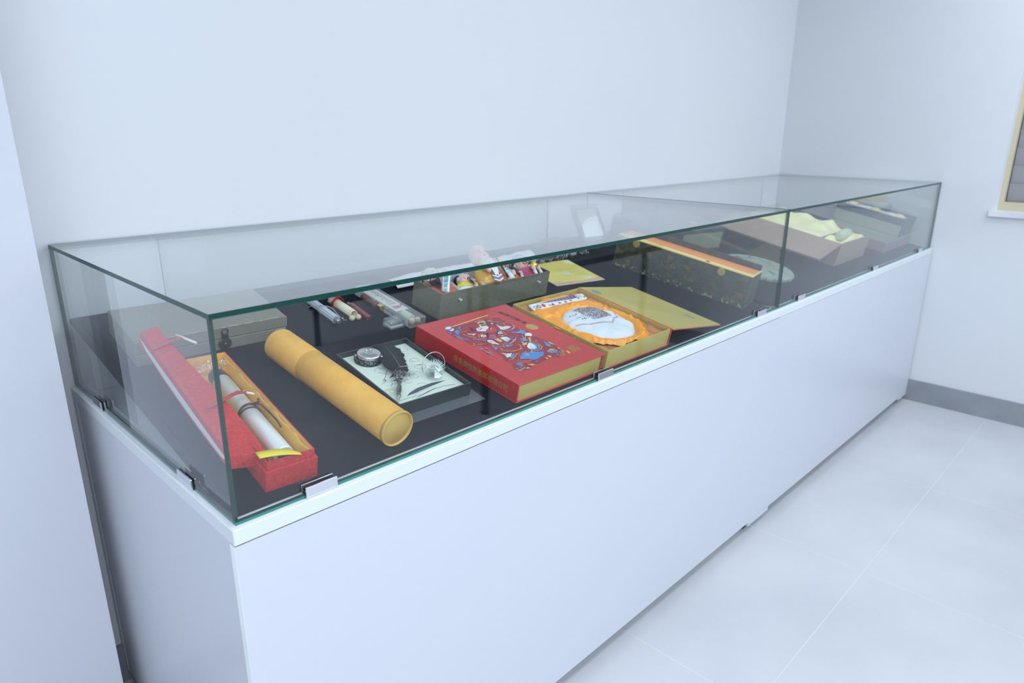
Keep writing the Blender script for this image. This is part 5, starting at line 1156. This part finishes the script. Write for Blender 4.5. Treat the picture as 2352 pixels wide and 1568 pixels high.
# ---------------------------------------------------------------- long patterned box
def quilt():
    s = NT('dark_patterned_paper'); b = s.b; tc = s.node('ShaderNodeTexCoord')
    v = s.node('ShaderNodeTexVoronoi', _Scale=62.0, _Randomness=1.0); s.link(tc.outputs['Object'], v.inputs['Vector'])
    cr = s.node('ShaderNodeValToRGB'); cr.color_ramp.interpolation = 'CONSTANT'; e = cr.color_ramp.elements
    sep = s.node('ShaderNodeSeparateColor'); s.link(v.outputs['Color'], sep.inputs[0]); s.link(sep.outputs[0], cr.inputs[0])
    stops = [(0, (.016, .022, .020)), (.18, (.030, .045, .030)), (.32, (.09, .085, .02)), (.40, (.014, .018, .022)), (.55, (.02, .04, .09)), (.62, (.02, .025, .025)), (.74, (.10, .032, .022)), (.82, (.03, .05, .035)), (.90, (.02, .075, .065)), (.95, (.13, .12, .03))]
    e[0].position = 0; e[0].color = col(stops[0][1]); e[1].position = stops[1][0]; e[1].color = col(stops[1][1])
    for p, c in stops[2:]: q = e.new(p); q.color = col(c)
    n = s.node('ShaderNodeTexVoronoi', _Scale=190.0, feature='DISTANCE_TO_EDGE'); s.link(tc.outputs['Object'], n.inputs['Vector'])
    r = s.node('ShaderNodeMapRange'); r.inputs[1].default_value = .0; r.inputs[2].default_value = .18; s.link(n.outputs['Distance'], r.inputs[0])
    x = s.node('ShaderNodeMix', data_type='RGBA'); x.inputs[6].default_value = (.075, .085, .05, 1); s.link(cr.outputs[0], x.inputs[7]); s.link(r.outputs[0], x.inputs[0])
    # pale green spots gathered along the bottom edge of the print
    sx = s.node('ShaderNodeSeparateXYZ'); s.link(tc.outputs['Object'], sx.inputs[0])
    m = s.node('ShaderNodeMapRange'); m.inputs[1].default_value = .022; m.inputs[2].default_value = .010; s.link(sx.outputs['Z'], m.inputs[0])
    nn = s.node('ShaderNodeTexNoise', _Scale=85.0, _Detail=2.0); s.link(tc.outputs['Object'], nn.inputs['Vector'])
    g = s.node('ShaderNodeMath', operation='GREATER_THAN'); g.inputs[1].default_value = .585; s.link(nn.outputs['Fac'], g.inputs[0])
    mm = s.node('ShaderNodeMath', operation='MULTIPLY'); s.link(m.outputs[0], mm.inputs[0]); s.link(g.outputs[0], mm.inputs[1])
    y = s.node('ShaderNodeMix', data_type='RGBA'); s.link(mm.outputs[0], y.inputs[0]); s.link(x.outputs[2], y.inputs[6]); y.inputs[7].default_value = (.28, .34, .16, 1)
    s.link(y.outputs[2], b.inputs['Base Color']); b.inputs['Roughness'].default_value = .5
    return s.m
M_pat = quilt(); M_ora = mat('orange_card', (.86, .30, .09), .5); M_yrim = mat('yellow_card', (.86, .68, .22), .45)
lb = thing('patterned_box', 'long dark box printed all over with tiny coloured motifs, open on orange card', 'box', onboard(1.766, .044, 0.0, .166))
BW, BD, BH = .104, .500, .113
mb = MB(); mb.box(0, BW, 0, BD, .0005, BH); mb.build('box_body', M_pat, lb, bevel=.0012)
MB().box(.0004, .026, .0004, BD - .0004, BH + .0002, BH + .0035).box(.026, BW, .0004, .006, BH + .0002, BH + .0035).build('yellow_rim', M_yrim, lb)
MB().box(.0262, BW - .006, .0062, BD - .002, BH + .0002, BH + .0022).build('orange_panel', M_ora, lb)
MB().box(BW - .0056, BW - .0006, .004, BD - .0004, BH + .0002, BH + .022).build('back_flap', M_pat, lb)
MB().box(.006, .016, .155, .168, BH + .0036, BH + .0045).build('catch', mat('dark_catch', (.05, .05, .04), .5), lb)
for (yy, zz) in ((.105, .100), (.425, .100)): MB().lathe([(.0135, 0), (.0135, .0006), (.010, .0012), (.0001, .0012)], 24, 0, TR(-.0001, yy, zz) @ RYm(-PI / 2)).build('gold_seal', mat('dull_gold', (.35, .30, .07), .5), lb)
# ---------------------------------------------------------------- farther case
M_stone = mat('carved_green_stone', (.30, .34, .27), .6, bump=('voronoi', 60, .5), mix=('noise', 14, (.22, .26, .21), .4, .65))
dk = thing('carved_disc', 'round grey green carved disc with a notched rim behind the patterned box', 'carved disc', onboard(2.265, .245, 0.0, .2))
V = []; n = 192
mb = MB(); prof = []
def discr(k): return .140 + (.0045 if (k % 8) < 5 else 0)
for (rs, z) in ((1, .0005), (1, .010), (.97, .014)):
    for k in range(n): r = discr(k) * rs; V.append((r * math.cos(2 * PI * k / n), r * math.sin(2 * PI * k / n), z))
for (r, z) in ((.112, .014), (.108, .017), (.070, .020), (.064, .016), (.030, .018), (.004, .022)):
    for k in range(n): V.append((r * math.cos(2 * PI * k / n), r * math.sin(2 * PI * k / n), z))
F = [(q * n + k, q * n + (k + 1) % n, (q + 1) * n + (k + 1) % n, (q + 1) * n + k) for q in range(8) for k in range(n)]
F.append(tuple(range(n - 1, -1, -1))); F.append(tuple(8 * n + k for k in range(n)))
mb.add(V, F); mb.build('disc', M_stone, dk)
for q in range(9):
    a = .4 + q * .7; MB().rbox(-.006, .006, .072, .104, .016, .023, .002, 0, RZ(a)).build('relief', M_stone, dk)
M_tan = mat('tan_board', (.34, .235, .18), .6); M_csilk = mat('cream_silk', (.84, .80, .40), .35, sheen=.4)
bx = thing('silk_lined_box', 'large tan box with a slanting flap, padded with cream silk', 'box', onboard(2.705, .100, 0.0, .01))
XW, XD, XH = .365, .470, .100
mb = MB(); open_box(mb, 0, XW, 0, XD, .0005, XH, .006); mb.build('box_tray', M_tan, bx)
MB().box(.0065, XW - .0065, .098, .106, .007, XH - .004).build('divider', M_tan, bx)
def silkf(x0, x1, y0, y1, amp):
    def fn(i, j):
        e = min(1, 7 * min(i, 1 - i)) * min(1, 6 * min(j, 1 - j))
        return (x0 + (x1 - x0) * i, y0 + (y1 - y0) * j, .090 + e * (amp * (.55 + noise.noise((i * 3.3, j * 4.1, 5))) + .010 * math.sin(9 * i + 6 * j + 3 * noise.noise((i * 4, j * 3, 0)))))
    return fn
MB().grid(silkf(.0075, XW - .0075, .107, XD - .0075, .034), 60, 60).build('silk_cushion', M_csilk, bx, solid=.001)
MB().grid(silkf(.0075, XW - .0075, .0075, .097, .008), 50, 20).build('silk_cushion', M_csilk, bx, solid=.001)
ro = MB().lathe([(.012, 0), (.022, .02), (.024, .12), (.018, .15), (.010, .152)], 20, 0, along((.10, .055, .106), (.27, .065, .106))).build('wrapped_roll', mat('pale_green_silk', (.50, .56, .38), .4), bx)
FLM = TR(-.0015, 0, XH) @ RYm(PI + .19)
MB().box(.0, .215, .0, XD + .03, -.003, .003, 0, TR(-.001, 0, XH + .0) @ RYm(-.19) @ SCL(-1, 1, 1)).build('flap', M_tan, bx)
fb2 = thing('gift_box', 'tall dark box at the right end with a pale lower side and wrapped white contents', 'box', onboard(3.487, .086, .0505, .0))
GW, GD, GH = .185, .345, .090
M_dgb = mat('slate_board', (.085, .10, .125), .5); M_pgb = mat('pale_olive_board', (.36, .38, .29), .6)
mb = MB(); open_box(mb, 0, GW, 0, GD, .0, GH, .018); mb.build('box_tray', M_dgb, fb2)
MB().box(-.0012, -.0002, .006, GD - .002, .002, GH * .62).build('pale_side', M_pgb, fb2)
MB().grid(lambda i, j: (.019 + (GW - .038) * i, .019 + (GD - .038) * j, GH - .012 + .012 * abs(math.sin(j * 7)) * math.sin(PI * i) + .003 * noise.noise((i * 4, j * 9, 0))), 14, 50).build('white_wrapping', mat('white_wrap', (.70, .72, .68), .5), fb2, solid=.0008)
for j in (.10, .52, .93): MB().ball((GW * .5, .03 + (GD - .06) * j, GH - .004), .022, 0, None, 14, (1.6, 1.2, .45)).build('yellow_tuft', mat('pale_yellow_tuft', (.72, .66, .34), .6), fb2)
MB().box(.03, .15, .255, .262, GH + .004, GH + .0055).build('red_tie', M_lip, fb2)
pt = thing('shallow_tray', 'low open tray with a dull pink rim under the tall dark box', 'tray', onboard(3.270, .075, 0.0))
mb = MB(); open_box(mb, 0, .385, 0, .345, .0005, .048, .006, 0, None, 1); mb.build('tray_body', [mat('dull_pink_board', (.30, .20, .22), .6), mat('blue_grey_lining', (.32, .42, .42), .6)], pt)
MB().box(.205, .379, .0065, .338, .007, .050).build('tray_block', M_pgb, pt)
bg = thing('album_box', 'large dark flat box with an olive front panel and a gold dot, beyond the frame', 'box', onboard(1.935, .520, 0.0, -.14))
MB().rbox(0, .42, 0, .26, .0005, .098, .002).build('box_body', mat('dark_slate_board', (.05, .055, .07), .5), bg)
MB().box(.15, .405, -.0012, -.0002, .012, .080).build('front_panel', mat('olive_panel', (.24, .25, .16), .6), bg)
MB().lathe([(.016, 0), (.016, .001), (.0001, .001)], 20, 0, TR(.30, .08, .0982)).build('gold_dot', M_goldfoil, bg)
